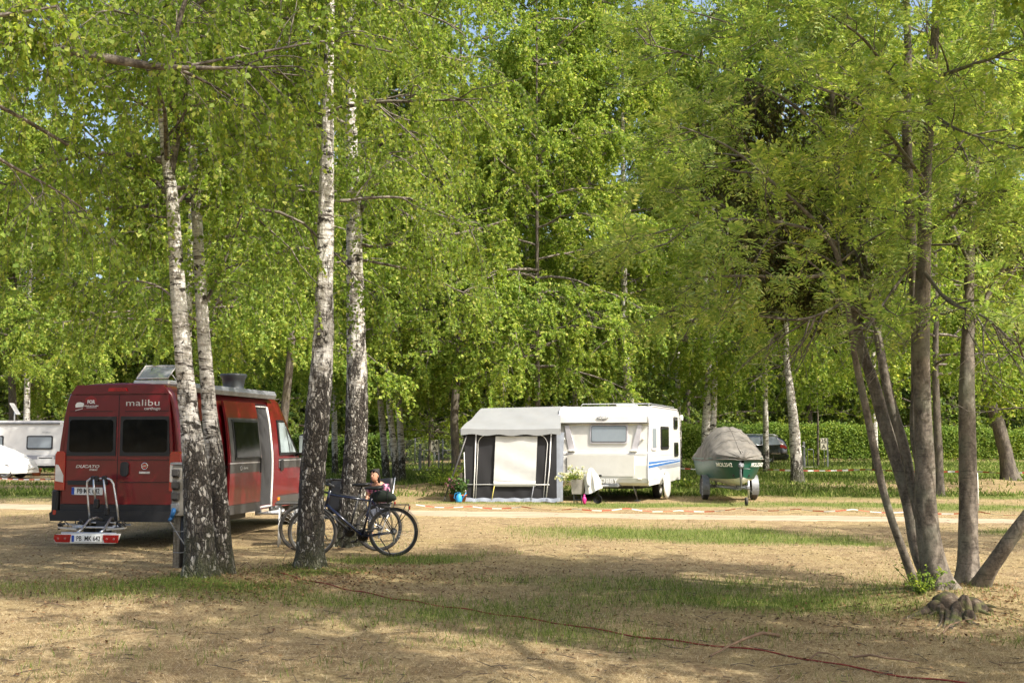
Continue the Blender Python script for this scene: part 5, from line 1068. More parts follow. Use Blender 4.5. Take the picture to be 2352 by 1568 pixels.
m = MB(); m.box((W + .12, 4.2, 2.28), (.10, .05, .16), bev=.02); m.tube([(W, 4.2, 2.3), (W + .1, 4.2, 2.3)], .015); m.build('marker_lamp', M['white'], cv)
# white wheel cover leaning at the wheel
CM = Matrix.Translation(cv.location) @ Matrix.Rotation(CA, 4, 'Z')
wc = empty('wheel_cover', CM @ Vector((W + .12, 1.75, 0)), CA, 'white cloth wheel cover standing at the caravan wheel', 'wheel cover')
m = MB(); m.loft([[(.02 + t_, .42 * math.cos(a) * s_, .37 + .36 * math.sin(a) * s_ + (.25 * max(0, math.sin(a)) * abs(math.cos(a * .5)) * 0)) for a in np.linspace(0, 6.283, 25)[:-1]] for t_, s_ in ((0, .9), (.0, 1), (.03, 1.0), (.05, .8), (.055, .3))], closed=True, caps=True); m.build('cover_cloth', M['white'], wc)
# ================================================================== AWNING TENT at the caravan's left side
AY = 30.2; al = P(1070, 1148, AY); ar = P(1281, 1150, 30.3)
tent = empty('awning_tent', (al.x, AY, gz(al.x, AY)), R(-3), 'charcoal awning tent with grey roof and big white window blind beside the caravan', 'awning tent')
WD = ar.x - al.x; HE = 1.86
def fold(x, z, a=.011): return a * math.sin(x * 7 + z * 3) * math.sin(z * 2.1 + .5) + a * .6 * math.sin(x * 17 + z * 5) * (1 - z / 2.2)
m = MB(); nxx, nzz = 44, 18; xr = WD - .03
m.loft([[(.0 + xr * i / nxx + (-.06 if i == 0 else 0) * (k / nzz), fold(i * .05, k * .1) - .0, HE * k / nzz) for i in range(nxx + 1)] for k in range(nzz + 1)]); m.build('front_wall', M['charcoal'], tent, fix=False)
m = MB(); m.loft([[(-.02 + .06 * math.sin(3 * i * .1) * (1 - k / 12) - .06 * k / 12, 2.4 * i / 20, HE * k / 12 * (1 + .0 * i)) for i in range(21)] for k in range(13)]); m.build('side_wall', M['charcoal'], tent, fix=False)
# roof: eave in front, ridge behind, hipped down on the left
m = MB(); R0 = []; nr = 14
for k in range(nr + 1):
    t_ = k / nr; y = -.12 + 1.55 * t_; z = HE + .06 + (2.50 - HE - .06) * (t_ ** .9) - .03 * math.sin(math.pi * t_); xl = -.13 + .42 * t_
    row = []
    for i in range(31):
        u = i / 30; x = xl + (WD + .08 - xl) * u; row.append((x, y + .0, z + .05 * u * t_ + .018 * math.sin(u * 14 + t_ * 9) * math.sin(math.pi * t_) - .02 * math.sin(math.pi * u) * (1 - t_)))
    R0.append(row)
m.loft(R0); R1 = []
for k in range(nr + 1):
    t_ = k / nr; a_ = Vector(R0[nr - k][0]); 
    R1.append([tuple(a_), tuple(Vector((a_.x - (.32 * (1 - k / nr)) - .0, a_.y + 1.2, a_.z - (.52 * (1 - k / nr)) - .02)))])
m.loft([[R0[k][0], (-.20, .25 + 1.1 * k / nr + .0, HE + .02 + .0), ] for k in range(nr + 1)])
m.loft([[(x, 1.43, z) for x, y, z in R0[nr]], [(x, 3.4, z + .02) for x, y, z in R0[nr]]])
m.build('roof', M['dacron'], tent, fix=False)
m = MB(); m.loft([[(x, y - .005 - .01 * k, z - .09 * k + .012 * math.sin(x * 9) * k) for x, y, z in R0[0]] for k in (0, 1, 1.7)]); m.loft([[(-.13 - .07 * i, -.12 + .3 * i, HE + .06 - .03 * i - .09 * k) for i in (0, 1)] for k in (0, 1)]); m.build('valance', M['dacron'], tent, fix=False)
m = MB()
def fr_(x, z, e=-.028): return (x, fold(x, z) * .6 + e, z)
m.tube([fr_(.20, .02), fr_(.24, .9), fr_(.27, HE)], .016, 6); m.tube([fr_(WD - .20 - .12, .02), fr_(WD - .22, .9), fr_(WD - .17, HE)], .016, 6)
m.tube([fr_(-.04, .45), fr_(WD * .5, .45), fr_(WD - .22, .45)], .010, 5); m.tube([(-.05, -.03, 1.3), (-.03, -.03, .8), (-.02, -.04, .45), (.02, -.04, .0)], .010, 5)
arc = [fr_(.26, .05), fr_(.30, .9), fr_(.32, 1.35)] + [fr_(.32 + .28 * (1 - math.cos(a)), 1.50 + .27 * math.sin(a)) for a in np.linspace(0, 1.57, 8)] + [fr_(x, 1.775) for x in (.9, 1.3, 1.7)] + [fr_(WD - .55 + .28 * math.sin(a), 1.50 + .27 * math.cos(a)) for a in np.linspace(0, 1.57, 8)] + [fr_(WD - .32, .9), fr_(WD - .38, .05)]
m.tube(arc, .008, 5); m.build('white_piping', M['whiteletter'], tent)
bx0, bx1 = .79, 1.90
m = MB(); m.loft([[(bx0 + (bx1 - bx0) * i / 12 - .05 * (1 - k / 10) * 1.0, -.06 - .015 * math.sin(k * 1.3 + i * .4) * (1 - k / 11), .54 + 1.18 * k / 10) for i in range(13)] for k in range(11)])
m.loft([[(bx0 + (bx1 - bx0) * i / 12 - .05 + .0, -.055 - .03 * math.sin(math.pi * k / 4), .40 + .15 * k / 4) for i in range(13)] for k in range(5)]); m.build('window_blind', M['blind'], tent, fix=False)
for x in (bx0 - .03, bx1 - .10):
    m = MB(); m.tube([(x, -.06, .42), (x - .04, -.10, .20), (x - .07, -.12, .02)], .010, 5); m.build('peg_strap', solid('yellow_strap', (.6, .5, .12), .7) if x < 1 else M['greystripe'], tent)
m = MB(); m.loft([[(-.05 + (WD + .1) * i / 30, -.06 - .10 * k + .03 * math.sin(i * 1.9) * k, .10 - .095 * k + .012 * math.sin(i * 1.3)) for i in range(31)] for k in (0, 1)]); m.build('ground_skirt', M['greyvinyl'], tent, fix=False)
m = MB(); m.loft([[(WD - .18 + .0 + .07 * i + .04 * math.sin(i * 2.2 + k * .2) - .0, .03 * math.sin(i * 1.7) + (.05 * i), HE * .98 * k / 8) for i in range(6)] for k in range(9)]); m.build('side_flap', M['greyvinyl'], tent, fix=False)
m = MB(); m.tube([(.06, -.06, HE), (-.22, -.16, 1.0), (-.52, -.25, .14)], .028, 4); m.tube([(-.52, -.25, .16), (-.56, -.26, .0)], .014, 5); m.build('storm_strap', M['graphite'], tent)
TMx = Matrix.Translation(tent.location) @ Matrix.Rotation(R(-3), 4, 'Z')
# watering can, plants by the tent
wp = P(1054, 1152, 29.9); wcn = empty('watering_can', (wp.x, wp.y, gz(wp.x, wp.y)), R(0), 'small blue watering can on the ground at the tent corner', 'watering can')
m = MB(); m.lathe([(.001, 0), (.075, 0), (.085, .03), (.08, .16), (.05, .20), (.05, .23)], (0, 0, 0), 'z', 20); m.build('tank', solid('blue_plastic', (.03, .30, .65), .4), wcn)
m = MB(); m.tube([(.07, 0, .06), (.15, 0, .18), (.19, 0, .25)], .012, 8); m.build('spout', bpy.data.materials['blue_plastic'], wcn)
m = MB(); m.tube([(-.06, 0, .05), (-.13, 0, .12), (-.10, 0, .22), (0, 0, .26), (.05, 0, .22)], .010, 8); m.build('handle', bpy.data.materials['blue_plastic'], wcn)
def plant(loc, h, n, label, mat='leaf_dark_plant', flowers=None, name='potted_plant', pot=True, spread=.16, L=.10, cat='plant'):
    r = empty(name, loc, 0, label, cat)
    if pot: m = MB(); m.lathe([(.001, 0), (.09, 0), (.13, .17), (.14, .17), (.14, .20), (.12, .20), (.11, .16), (.001, .15)], (0, 0, 0), 'z', 20); m.build('pot', M['terracotta'], r)
    z0 = .15 if pot else 0; st = np.tile([[0, 0, z0]], (n, 1)) + rng.normal(size=(n, 3)) * [.04, .04, 0]
    tw = grow(st, rdir(n) * [spread * 3, spread * 3, .2] + [0, 0, 1.], h * (.6 + .5 * rng.random(n)), 6, .02, .12); v, q = tubes(tw, .005, .002, 4); nobj('stems', v, q, M['leaf_dark_plant'], r)
    v, q = birch_leaves(tw, 16, L, .1, .015, .15); nobj('leaves', v, q, M[mat], r)
    if flowers:
        e = tw[:, -1]; e = np.repeat(e, 3, 0) + rng.normal(size=(3 * n, 3)) * .04; k = np.repeat(e, 14, 0) + rdir(len(e) * 14) * .02; v, q = leafq(k, rdir(len(k)), rdir(len(k)), .03, .025); nobj('flowers', v, q, M[flowers], r)
    return r
M['leaf_dark_plant'] = leafmat('leaf_plant', [(0, (.035, .08, .02)), (1, (.09, .16, .04))], .3)
M['flower_white'] = solid('petals_cream', (.72, .70, .42), .7, var=.2); M['flower_pink'] = solid('petals_pink', (.36, .14, .18), .7, var=.3)
plant(P(1043, 1128, 30.6) * 1 - Vector((0, 0, 0)) if False else Vector((P(1043, 1150, 30.3).x, 30.3, 0)), .42, 14, 'potted plant with pink flowers beside the tent corner', flowers='flower_pink')
plant(Vector((P(1062, 1150, 30.0).x - .02, 30.02, 0)), .50, 14, 'dark leafy potted plant behind the blue watering can')
for px, Y, h, lb in ((1012, 36.5, .9, 'leafy shoots on the mound at the dark tree'), (1030, 37.2, .8, 'leafy shoots close against the dark tree foot'), (1570, 37, .55, 'low green shrub behind the rear corner of the caravan'), (2105, 11.4, .38, 'leafy shoots at the foot of the thinnest rowan stem')):
    x = P(px, 1100, Y).x; r_ = plant(Vector((x, Y, gz(x, Y))), h, 20, lb, 'leaf_mid', None, 'shrub', False, .5 if Y < 20 else .55, .09 if Y > 20 else .035, 'shrub')
# ================================================================== flower box and white cloth over the caravan hitch
fb = empty('flower_planter', CM @ Vector((W / 2 - .33, -1.25, 0)), CA, 'flower planter with cream yellow blooms in front of the caravan drawbar', 'flower planter')
m = MB(); m.prism([(-.12, .25), (.12, .25), (.16, .62), (-.16, .62)], -.12, .12, 'y'); m.build('planter_box', M['box'], fb)
m = MB()
for x in (-.1, .1): m.tube([(x, 0, .26), (x, 0, .0)], .015, 6)
m.build('stand', M['galv'], fb)
n = 60; tw = grow(np.tile([[0, 0, .58]], (n, 1)) + rng.normal(size=(n, 3)) * [.05, .05, 0] + [-.08, 0, 0], rdir(n) * [.9, .5, .5] + [-.25, -.1, .7], .36 * (.5 + .7 * rng.random(n)), 6, .12, .12); v, q = tubes(tw, .004, .002, 4); nobj('stems', v, q, M['leaf_dark_plant'], fb)
v, q = birch_leaves(tw, 9, .045, .1, .01, .1); nobj('leaves', v, q, M['leaf_bright'], fb)
e = np.repeat(tw[:, -1], 18, 0); k_ = e + rdir(len(e)) * .022; v, q = leafq(k_, rdir(len(e)), rdir(len(e)), .030, .026); nobj('flowers', v, q, M['flower_white'], fb)
cb = empty('cover_cloth', CM @ Vector((W / 2 + .03, -1.28, 0)), CA, 'white cloth draped over the caravan coupling head', 'cloth')
m = MB(); secs = []
for z, r_ in ((.92, .01), (.90, .05), (.84, .08), (.74, .13), (.64, .17), (.52, .17), (.42, .155), (.34, .17)):
    secs.append([(.12 * (.9 - z) + r_ * 1.15 * math.cos(a) * (1 + .22 * math.sin(4 * a + z * 5) * (z < .85)), r_ * .75 * math.sin(a) * (1 + .22 * math.sin(5 * a)), z + .09 * math.sin(a * 1.0 + 1) * (z < .45)) for a in np.linspace(0, 6.283, 37)[:-1]])
m.loft(secs, closed=True); m.build('drape', solid('white_cloth', (.74, .73, .70), .85, bumps=.3, bscale=14), cb)
pk = empty('garden_ornament', (P(1342, 1150, 29.1).x, 29.1, 0), 0, 'small bright pink garden ornament in the grass under the planter', 'ornament')
m = MB(); m.lathe([(.001, 0), (.03, 0), (.045, .05), (.06, .12), (.045, .17), (.02, .20), (.03, .23), (.001, .25)], (0, 0, 0), 'z', 16); m.build('pink_body', solid('pink_plastic', (.62, .03, .22), .4), pk)
# ================================================================== BOAT on its trailer (local x across, y away)
bp = P(1675, 1145, 31.2); BG = gz(bp.x, 31.2)
trl = empty('boat_trailer', (bp.x, 31.2, BG), R(-2), 'galvanised boat trailer with jockey wheel carrying the green boat', 'boat trailer')
for x in (-.66, .66):
    wheel(trl, (x, 0, .30), .30, .165, 'x', 'galv', 1 if x > 0 else -1)
    m = MB(); m.loft([[(x + d, .36 * math.cos(a), .30 + .36 * math.sin(a)) for d in (-.10, -.10, .10, .10)] if False else [(x - .095, .36 * math.cos(a), .32 + .36 * math.sin(a)), (x + .095, .36 * math.cos(a), .32 + .36 * math.sin(a))] for a in np.linspace(-.5, math.pi + .5, 16)]); m.build('mudguard', M['galv'], trl)
m = MB(); m.box((0, 0, .36), (1.22, .08, .07)); 
for s in (-1, 1): m.tube([(s * .45, 1.2, .38), (s * .44, .0, .38), (s * .03, -1.7, .36)], .03, 6); m.tube([(s * .30, .3, .38), (s * .34, .3, .62)], .022, 6); m.box((s * .34, .3, .64), (.14, .10, .05), Matrix.Rotation(-s * .5, 3, 'Y'), .01)
m.tube([(0, -1.3, .40), (0, -2.9, .42)], .035, 6); m.build('chassis', M['galv'], trl)
m = MB(); m.tube([(0, -2.0, .42), (-.03, -2.15, .70), (-.03, -2.12, 1.08)], .028, 6); m.box((-.02, -2.15, .98), (.14, .12, .10), bev=.02); m.tube([(0, -2.2, .9), (.2, -2.22, .89)], .008, 5); m.sphere((-.03, -2.2, .95), .05); wn = m.build('winch_post', M['galv'], trl)
for s in (-1, 1): m = MB(); m.box((s * .13, -2.02, .66), (.24, .06, .045), Matrix.Rotation(-s * .75, 3, 'Y'), .01); m.build('bow_chock', M['black'], trl)
m = MB(); m.box((0, -2.95, .45), (.09, .22, .09), bev=.02); m.tube([(0, -2.9, .48), (.0, -3.05, .58)], .014, 6); m.tube([(.02, -2.8, .44), (.15, -2.82, .30), (.1, -2.8, .36)], .008, 5); m.build('coupling', M['galv'], trl)
m = MB(); m.tube([(.06, -2.75, .62), (.06, -2.75, .18)], .024, 8); m.build('jockey_tube', M['alu'], trl)
m = MB(); m.lathe([(.05, -.03), (.10, -.03), (.105, 0), (.10, .03), (.05, .03)], (.0, -2.75, .10), 'x', 20); m.build('jockey_wheel', M['rubber'], trl)
bt = empty('motor_boat', (bp.x, 31.2, BG), R(-2), 'green hulled boat with white bottom on a trailer, bow towards the track', 'boat')
# hull sections from bow (y=-2.1) to stern (y=2.4): (y, keel z, chine half width, chine z, gunwale half width, gunwale z)
HS = [(-2.14, .62, .02, .68, .06, 1.17), (-2.06, .52, .14, .64, .28, 1.165), (-1.78, .46, .30, .62, .56, 1.155), (-1.3, .43, .45, .61, .67, 1.14), (-.6, .41, .55, .60, .70, 1.12), (.3, .40, .61, .60, .73, 1.11), (1.3, .40, .61, .60, .73, 1.10), (2.3, .41, .58, .62, .68, 1.10)]
m = MB(); m.loft([[(-cw, y, cz), (-cw * .5, y, (kz + cz) / 2 - .02), (0, y, kz), (cw * .5, y, (kz + cz) / 2 - .02), (cw, y, cz)] for y, kz, cw, cz, gw, g_ in HS]); m.build('bottom', M['hullwhite'], bt)
m = MB()
for s in (-1, 1): m.loft([[(s * cw, y, cz), (s * (cw + (gw - cw) * .45), y, cz + (g_ - cz) * .33), (s * (cw + (gw - cw) * .8), y, cz + (g_ - cz) * .66), (s * gw, y, g_)] for y, kz, cw, cz, gw, g_ in HS])
y, kz, cw, cz, gw, g_ = HS[-1]; m.add([(-gw, y, g_), (-cw, y, cz), (0, y, kz), (cw, y, cz), (gw, y, g_)], [(0, 1, 2, 3, 4)]); m.build('topsides', M['green'], bt)
m = MB()
for s in (-1, 1): m.tube([(s * (gw + .01), y, g_) for y, kz, cw, cz, gw, g_ in HS], .022, 6)
m.build('rubbing_strake', M['green'], bt)
for s in (-1, 1):
    i0, i1 = HS[2], HS[4]; pa = Vector((s * .25, -2.02, 1.0)); d = Vector((s * .54, -1.74, 1.0)) - pa
    text('registration', 'MOL2542', .15, M['whiteletter'], bt, TM(Vector((s * .385, -1.91, .985)) + Vector((s * .035, -.04, 0)), (d if s > 0 else -d), Vector((s * .42, -.2, 1))), .003, 1.0, .80, bold=.003)
# cover
cvr = empty('boat_cover', (bp.x, 31.2, BG), R(-2), 'weathered grey brown tarpaulin stretched high over the green boat', 'boat cover')
m = MB(); secs = []
CS = [(-2.18, .14, 1.17, .02), (-2.06, .36, 1.175, .10), (-1.76, .62, 1.17, .22), (-1.2, .71, 1.14, .48), (-.6, .73, 1.12, .74), (-.1, .74, 1.10, .88), (.5, .74, 1.10, .88), (1.3, .74, 1.10, .66), (2.0, .73, 1.10, .42), (2.38, .71, 1.1, .20)]
for y, hw, z, h in CS:
    row = []
    for i in range(33):
        a = math.pi * i / 32; c_ = math.cos(a); s1 = math.sin(a); x = -hw * (abs(c_) ** .85) * (1 if c_ > 0 else -1); zz = z - .06 + .06 * min(1, s1 * 4) + h * (s1 ** 1.35)
        row.append((x + .012 * math.sin(i * 1.7 + y * 6), y + .02 * math.sin(i * .9), zz + .018 * math.sin(i * 2.3 + y * 5) * s1))
    secs.append(row)
m.loft(secs); m.add(secs[0], [tuple(range(33))]); m.add(secs[-1], [tuple(range(33))[::-1]]); m.build('tarpaulin', M['tarp'], cvr, fix=False)
for k_ in (3, 4, 6): m = MB(); m.tube([Vector(q) + Vector((0, -.004, .004)) for q in secs[k_]], .007, 5); m.build('seam', M['tarp'], cvr)
m = MB()
for i_ in (0, 32): m.tube([Vector(s_[i_]) + Vector((0, 0, .015)) for s_ in secs], .014, 6)
m.build('hem', M['tarp'], cvr)
m = MB(); m.tube([Vector(s_[16]) + Vector((0, 0, .004)) for s_ in secs[1:]], .008, 5); m.build('ridge_seam', M['tarp'], cvr)
m = MB(); m.tube([(-.02, -2.18, 1.26), (-.05, -2.2, 1.32), (0, -2.19, 1.35), (.03, -2.19, 1.30)], .006, 5); m.build('tie_cord', M['black'], cvr)
# ================================================================== BLACK ESTATE CAR by the hedge (local x forward = towards image left)
kp = P(1702, 1064, 60.5); kg = gz(kp.x, 60.5)
car = empty('estate_car', (kp.x, 60.5, kg), R(180 - 9), 'black estate car with roof rails parked before the hedge, mostly behind the boat', 'car')
def cs(x, zl, zt, hb, hr):   # lower body half width hb, shoulder zl, roof zt, roof half width hr
    pts = [(0, .20), (hb - .1, .20), (hb, .32), (hb + .01, .60), (hb - .02, zl), (hr + (hb - hr) * .45, zl + (zt - zl) * .5), (hr, zt - .10 * (zt - zl)), (hr - .12, zt - .01), (0, zt)]
    return [(x, y, z) for y, z in pts] + [(x, -y, z) for y, z in pts[::-1][1:-1]]
m = MB(); m.loft([cs(-2.38, .75, .98, .70, .55), cs(-2.30, .92, 1.12, .82, .60), cs(-2.15, .98, 1.30, .88, .58), cs(-1.85, 1.00, 1.46, .90, .58), cs(-1.2, .99, 1.50, .91, .60), cs(0, .97, 1.51, .91, .62), cs(.55, .96, 1.46, .91, .60), cs(1.0, .94, 1.22, .91, .64), cs(1.3, .93, 1.01, .90, .72), cs(1.9, .82, .90, .88, .70), cs(2.25, .68, .76, .80, .62), cs(2.40, .50, .58, .62, .5)], closed=True, caps=True); m.build('body', M['carblack'], car)
def cy(x, z): return None
for s in (-1, 1):
    for x0, x1, x0t, x1t in ((-2.02, -1.05, -1.80, -1.05), (-.98, -.05, -.98, -.05), (.02, 1.0, .02, .52)):
        m = MB(); ya, yb = s * .885, s * .63; e = s * .028
        q = [(x0, ya + e - s * .02, 1.02), (x1, ya + e - s * .02, 1.01), (x1t, yb + e + s * .05, 1.40), (x0t, yb + e + s * .05, 1.40)]; m.add(q + [(a, b - e * 1.5, c) for a, b, c in q], [(0, 1, 2, 3), (4, 7, 6, 5), (0, 4, 5, 1), (1, 5, 6, 2), (2, 6, 7, 3), (3, 7, 4, 0)]); w_ = m.build('side_window', M['cabglass'] if False else M['net'], car)
    m = MB(); m.tube([(-2.05, s * .875, 1.0), (.98, s * .892, .985), (.52, s * .70, 1.42), (-1.82, s * .69, 1.425), (-2.06, s * .875, 1.0)], .010, 5); m.build('chrome_trim', M['chrome'], car)
    m = MB(); m.tube([(-1.9, s * .56, 1.46), (-1.7, s * .57, 1.54), (.2, s * .60, 1.55), (.45, s * .60, 1.48)], .02, 6); m.build('roof_rail', M['alu'], car)
    m = MB(); m.prism([(-2.37, .80), (-2.0, .86), (-1.98, 1.02), (-2.22, 1.0)], s * .80, s * .895, 'y'); m.build('tail_lamp', M['lampred'], car)
    m = MB(); m.prism([(2.28, .62), (1.9, .70), (1.86, .80), (2.15, .78)], s * .66, s * .885, 'y'); m.build('headlight', M['lampclear'], car)
    m = MB(); m.box((.9, s * 1.0, 1.05), (.14, .2, .13), bev=.03); m.build('wing_mirror', M['carblack'], car)
    m = MB(); m.box((-1.75, s * .922, .55), (.5, .008, .02)); m.box((.05, s * .922, .55), (1.9, .008, .02)); m.build('door_strip', M['chrome'], car)
    for x in (-1.35, 1.38): wheel(car, (x, s * .80, .32), .32, .22, 'y', 'alu', s, spokes=7)
m = MB(); m.prism([(-2.30, 1.13), (-2.34, 1.13), (-1.98, 1.42), (-1.94, 1.42)], -.56, .56, 'y'); m.build('rear_window', M['glass'], car)
m = MB(); m.box((-2.40, 0, .82), (.02, .5, .11)); m.build('number_plate', M['plate'], car)
m = MB(); m.box((-2.36, 0, .42), (.12, 1.6, .2), bev=.03); m.build('rear_bumper', M['black'], car)
# ================================================================== LEFT CARAVAN and the covered car
lp = P(147, 1093, 52); lg = gz(lp.x, 52)
lc = empty('caravan', (lp.x, 52, lg), R(3), 'long white caravan with grey waist stripe, cut by the left frame edge', 'caravan')
LW = 7.2
m = MB(); pr_ = [(0, .45), (.02, .9), (-.02, 1.6), (-.06, 2.2), (-.16, 2.42), (-.35, 2.50), (-LW + .3, 2.50), (-LW, 2.2), (-LW, .45)]; m.prism(pr_, 0, 2.3, 'y'); m.build('body', M['white'], lc)
for x0, x1 in ((-1.72, -.55), (-4.4, -2.75), (-6.6, -5.4)):
    m = MB(); m.prism(rrect(x1 - x0, .62, .07, 5, (x0 + x1) / 2, 1.50), -.03, .01, 'y'); f = m.build('side_window', M['black'], lc); m = MB(); m.prism(rrect(x1 - x0 - .12, .50, .05, 5, (x0 + x1) / 2, 1.50), -.04, -.02, 'y'); m.build('pane', M['net'], f)
m = MB(); m.box((-LW / 2, -.006, .83), (LW - .1, .012, .18)); m.build('grey_stripe', M['greystripe'], lc)
m = MB(); m.box((-LW / 2, -.03, 2.37), (LW - .5, .10, .09), bev=.02); m.build('awning_rail', M['galv'], lc)
m = MB(); m.prism(rrect(.74, .36, .03, 4, -.85, .70), -.016, .0, 'y'); m.build('service_hatch', M['white'], lc)
m = MB(); m.box((-.85, -.02, .80), (.6, .01, .05)); m.build('vent_grille', M['graphite'], lc)
m = MB(); m.box((-1.45, -.012, .50), (.09, .02, .04)); m.build('side_marker', M['amber'], lc)
text('lettering', 'Excellent', .09, M['greystripe'], lc, TM((-.85, -.004, 1.96), (1, 0, 0)), .002, 1, 1.1)
for x in (-1.9, -2.7): wheel(lc, (x, .12, .33), .33, .2, 'y', 'white', -1)
m = MB(); m.box((-LW / 2, 1.1, .40), (LW - 1, 1.8, .12)); m.tube([(-.2, .8, .42), (1.1, 1.15, .44)], .04, 6); m.tube([(.1, .3, .42), (.2, .1, .02)], .02, 6); m.build('chassis', M['black'], lc)
m = MB(); m.tube([(-2.65, .9, 2.5), (-2.65, .9, 2.95)], .03, 8); mst = m.build('aerial_mast', M['white'], lc)
m = MB(); m.box((-2.62, .85, 3.05), (.62, .5, .05), Matrix.Rotation(R(58), 3, 'Y'), .02); m.build('flat_aerial', M['white'], mst)
fp2 = P(80, 1093, 51.5); pt_ = plant(Vector((fp2.x + .1, 51.4, 0)), .12, 8, 'terracotta pot standing under the left caravan end', L=.05); pt_.scale = (1.7,) * 3
cc_ = P(-20, 1097, 48); ccg = gz(cc_.x, 48)
cvc = empty('covered_car', (cc_.x - .4, 48, ccg), R(0), 'car wrapped in a shiny white cover at the left frame edge', 'covered car')
m = MB(); secs = []
for x, hw, zt in ((-2.3, .70, .75), (-1.9, .82, 1.2), (-1.2, .86, 1.42), (0, .86, 1.48), (.6, .86, 1.44), (1.2, .84, 1.22), (1.7, .82, .98), (2.0, .74, .80), (2.15, .6, .45)):
    secs.append([(x + .02 * math.sin(i * 1.9), -hw * math.cos(math.pi * i / 24) * (1 + .03 * math.sin(i * 2.7 + x * 3)), .22 + (zt - .22) * min(1, (math.sin(math.pi * i / 24)) ** .55) + .015 * math.sin(i * 3.1 + x * 7)) for i in range(25)])
m.loft(secs); m.add(secs[-1], [tuple(range(25))]); m.build('cover', solid('silver_white_cover', (.62, .62, .60), .42, bumps=.6, bscale=5), cvc, fix=False)
for x in (-1.35, 1.3):
    for s in (-1, 1): wheel(cvc, (x, s * .72, .31), .31, .2, 'y', 'galv', s)
# ================================================================== signs, taps, hoops, tapes, fence
def sign(px, py, Y, txt, label, w_=.36):
    b = P(px, py, Y); r = empty('pitch_sign', (b.x, Y, gz(b.x, Y)), 0, label, 'sign', 'pitch number signs')
    m = MB(); m.box((0, 0, 1.13), (w_, .02, .56), bev=.008); pl = m.build('sign_board', M['sign'], r)
    a, c = txt.split(); text('lettering', a, .29, M['blackletter'], pl, TM((0, -.012, 1.27), (1, 0, 0)), .002, 1.0, 1, bold=.004); text('lettering', c, .29, M['blackletter'], pl, TM((0, -.012, 1.0), (1, 0, 0)), .002, 1, 1, bold=.004)
    m = MB(); m.box((w_ / 2 + .02, .02, .70), (.07, .05, 1.44)); m.build('post', M['galv'], r); m = MB(); m.tube([(w_ / 2 - .14, .03, .85), (w_ / 2 - .14, .03, 0)], .014, 6); m.build('stake', M['galv'], r)
    return r
sign(998, 1072, 54, '24 A', 'cream pitch sign reading 24 A on a metal post by the fence')
sign(1893, 1068, 55, '25 A', 'cream pitch sign reading 25 A before the hedge beside the sapling', .33)
def tap(px, Y, label):
    b = P(px, 1070, Y); r = empty('water_tap_post', (b.x, Y, gz(b.x, Y)), 0, label, 'tap post', 'water posts')
    m = MB(); m.box((0, 0, .62), (.13, .10, 1.26), bev=.03); m.build('post', M['galv'], r); m = MB(); m.tube([(0, -.05, 1.0), (0, -.14, 1.0), (0, -.15, .94)], .016, 6); m.box((-.06, -.08, 1.03), (.1, .03, .04), bev=.01); m.build('tap', M['chrome'], r)
    m = MB(); m.box((.1, -.1, .02), (.9, .6, .06), bev=.01); m.build('slab', solid('concrete', (.45, .43, .38), .9, var=.2) if 'concrete' not in bpy.data.materials else bpy.data.materials['concrete'], r)
tap(965, 54, 'grey water tap post left of sign 24 A'); tap(1847, 55, 'grey water tap post just right of the dark footed birch')
def hoop(px, Y, label, h=.95, w_=.42):
    b = P(px, 1070, Y); r = empty('metal_hoop', (b.x, Y, gz(b.x, Y)), 0, label, 'hoop', 'low metal hoops'); m = MB(); m.tube([(-w_ / 2, 0, 0), (-w_ / 2, 0, h - .04), (-w_ / 2 + .04, 0, h), (w_ / 2 - .04, 0, h), (w_ / 2, 0, h - .04), (w_ / 2, 0, 0)], .022, 8); m.build('bar', M['galv'], r)
hoop(1027, 52, 'white metal hoop between sign 24 A and the dark tree'); hoop(1862, 56, 'thin metal hoop right of the tap post near sign 25 A', .85, .3); hoop(985, 56, 'grey metal hoop behind sign 24 A', .9, .5)
fn = empty('chain_link_fence', (P(985, 1060, 60).x, 60, 0), 0, 'chain link fence panel with grey posts behind sign 24 A', 'fence')
m = MB(); fw = 4.4
for k in range(-14, 46):
    x0 = k * .1
    for s in (1, -1):
        a = Vector((x0 if s > 0 else fw - x0, 0, 0)); b_ = a + Vector((s * 1.5, 0, 1.5))
        if s > 0: t0 = max(0, -a.x / 1.5); t1 = min(1, (fw - a.x) / 1.5)
        else: t0 = max(0, (a.x - fw) / 1.5); t1 = min(1, a.x / 1.5)
        if t1 > t0: m.tube([a.lerp(b_, t0) + Vector((-fw / 2, s * .004, .1)), a.lerp(b_, t1) + Vector((-fw / 2, s * .004, .1))], .007, 3, False)
m.build('wire_mesh', M['galv'], fn)
for x in (-fw / 2, -fw / 6, fw / 6, fw / 2): m = MB(); m.tube([(x, .03, -.05), (x, .03, 1.7)], .035, 8); m.build('post', M['white'] if False else M['galv'], fn)
def tape(pts, label, w_=.024):
    r0 = Vector(pts[0]); m = MB(); out = []
    P3 = [Vector(p) for p in pts]; dense = []
    for a, b_ in zip(P3, P3[1:]):
        n = max(2, int((b_ - a).length / .25))
        for k in range(n): t_ = k / n; dense.append(a.lerp(b_, t_) + Vector((0, 0, -.05 * math.sin(math.pi * t_))))
    dense.append(P3[-1]); secs = []
    for i, p in enumerate(dense):
        q = p - r0; tw = .5 * math.sin(i * .37) * 1.9 + .25 * math.sin(i * .9); secs.append([tuple(q + Vector((0, math.sin(tw) * w_ / 2, math.cos(tw) * w_ / 2))), tuple(q - Vector((0, math.sin(tw) * w_ / 2, math.cos(tw) * w_ / 2)))])
    m.loft(secs); o = m.build('barrier_tape', M['tape'], None, fix=False); o.location = r0; tag(o, label, 'barrier tape', 'red and white barrier tapes')
def gp(px, py, h=.0): q = G(px, py); return (q.x, q.y, q.z + h)
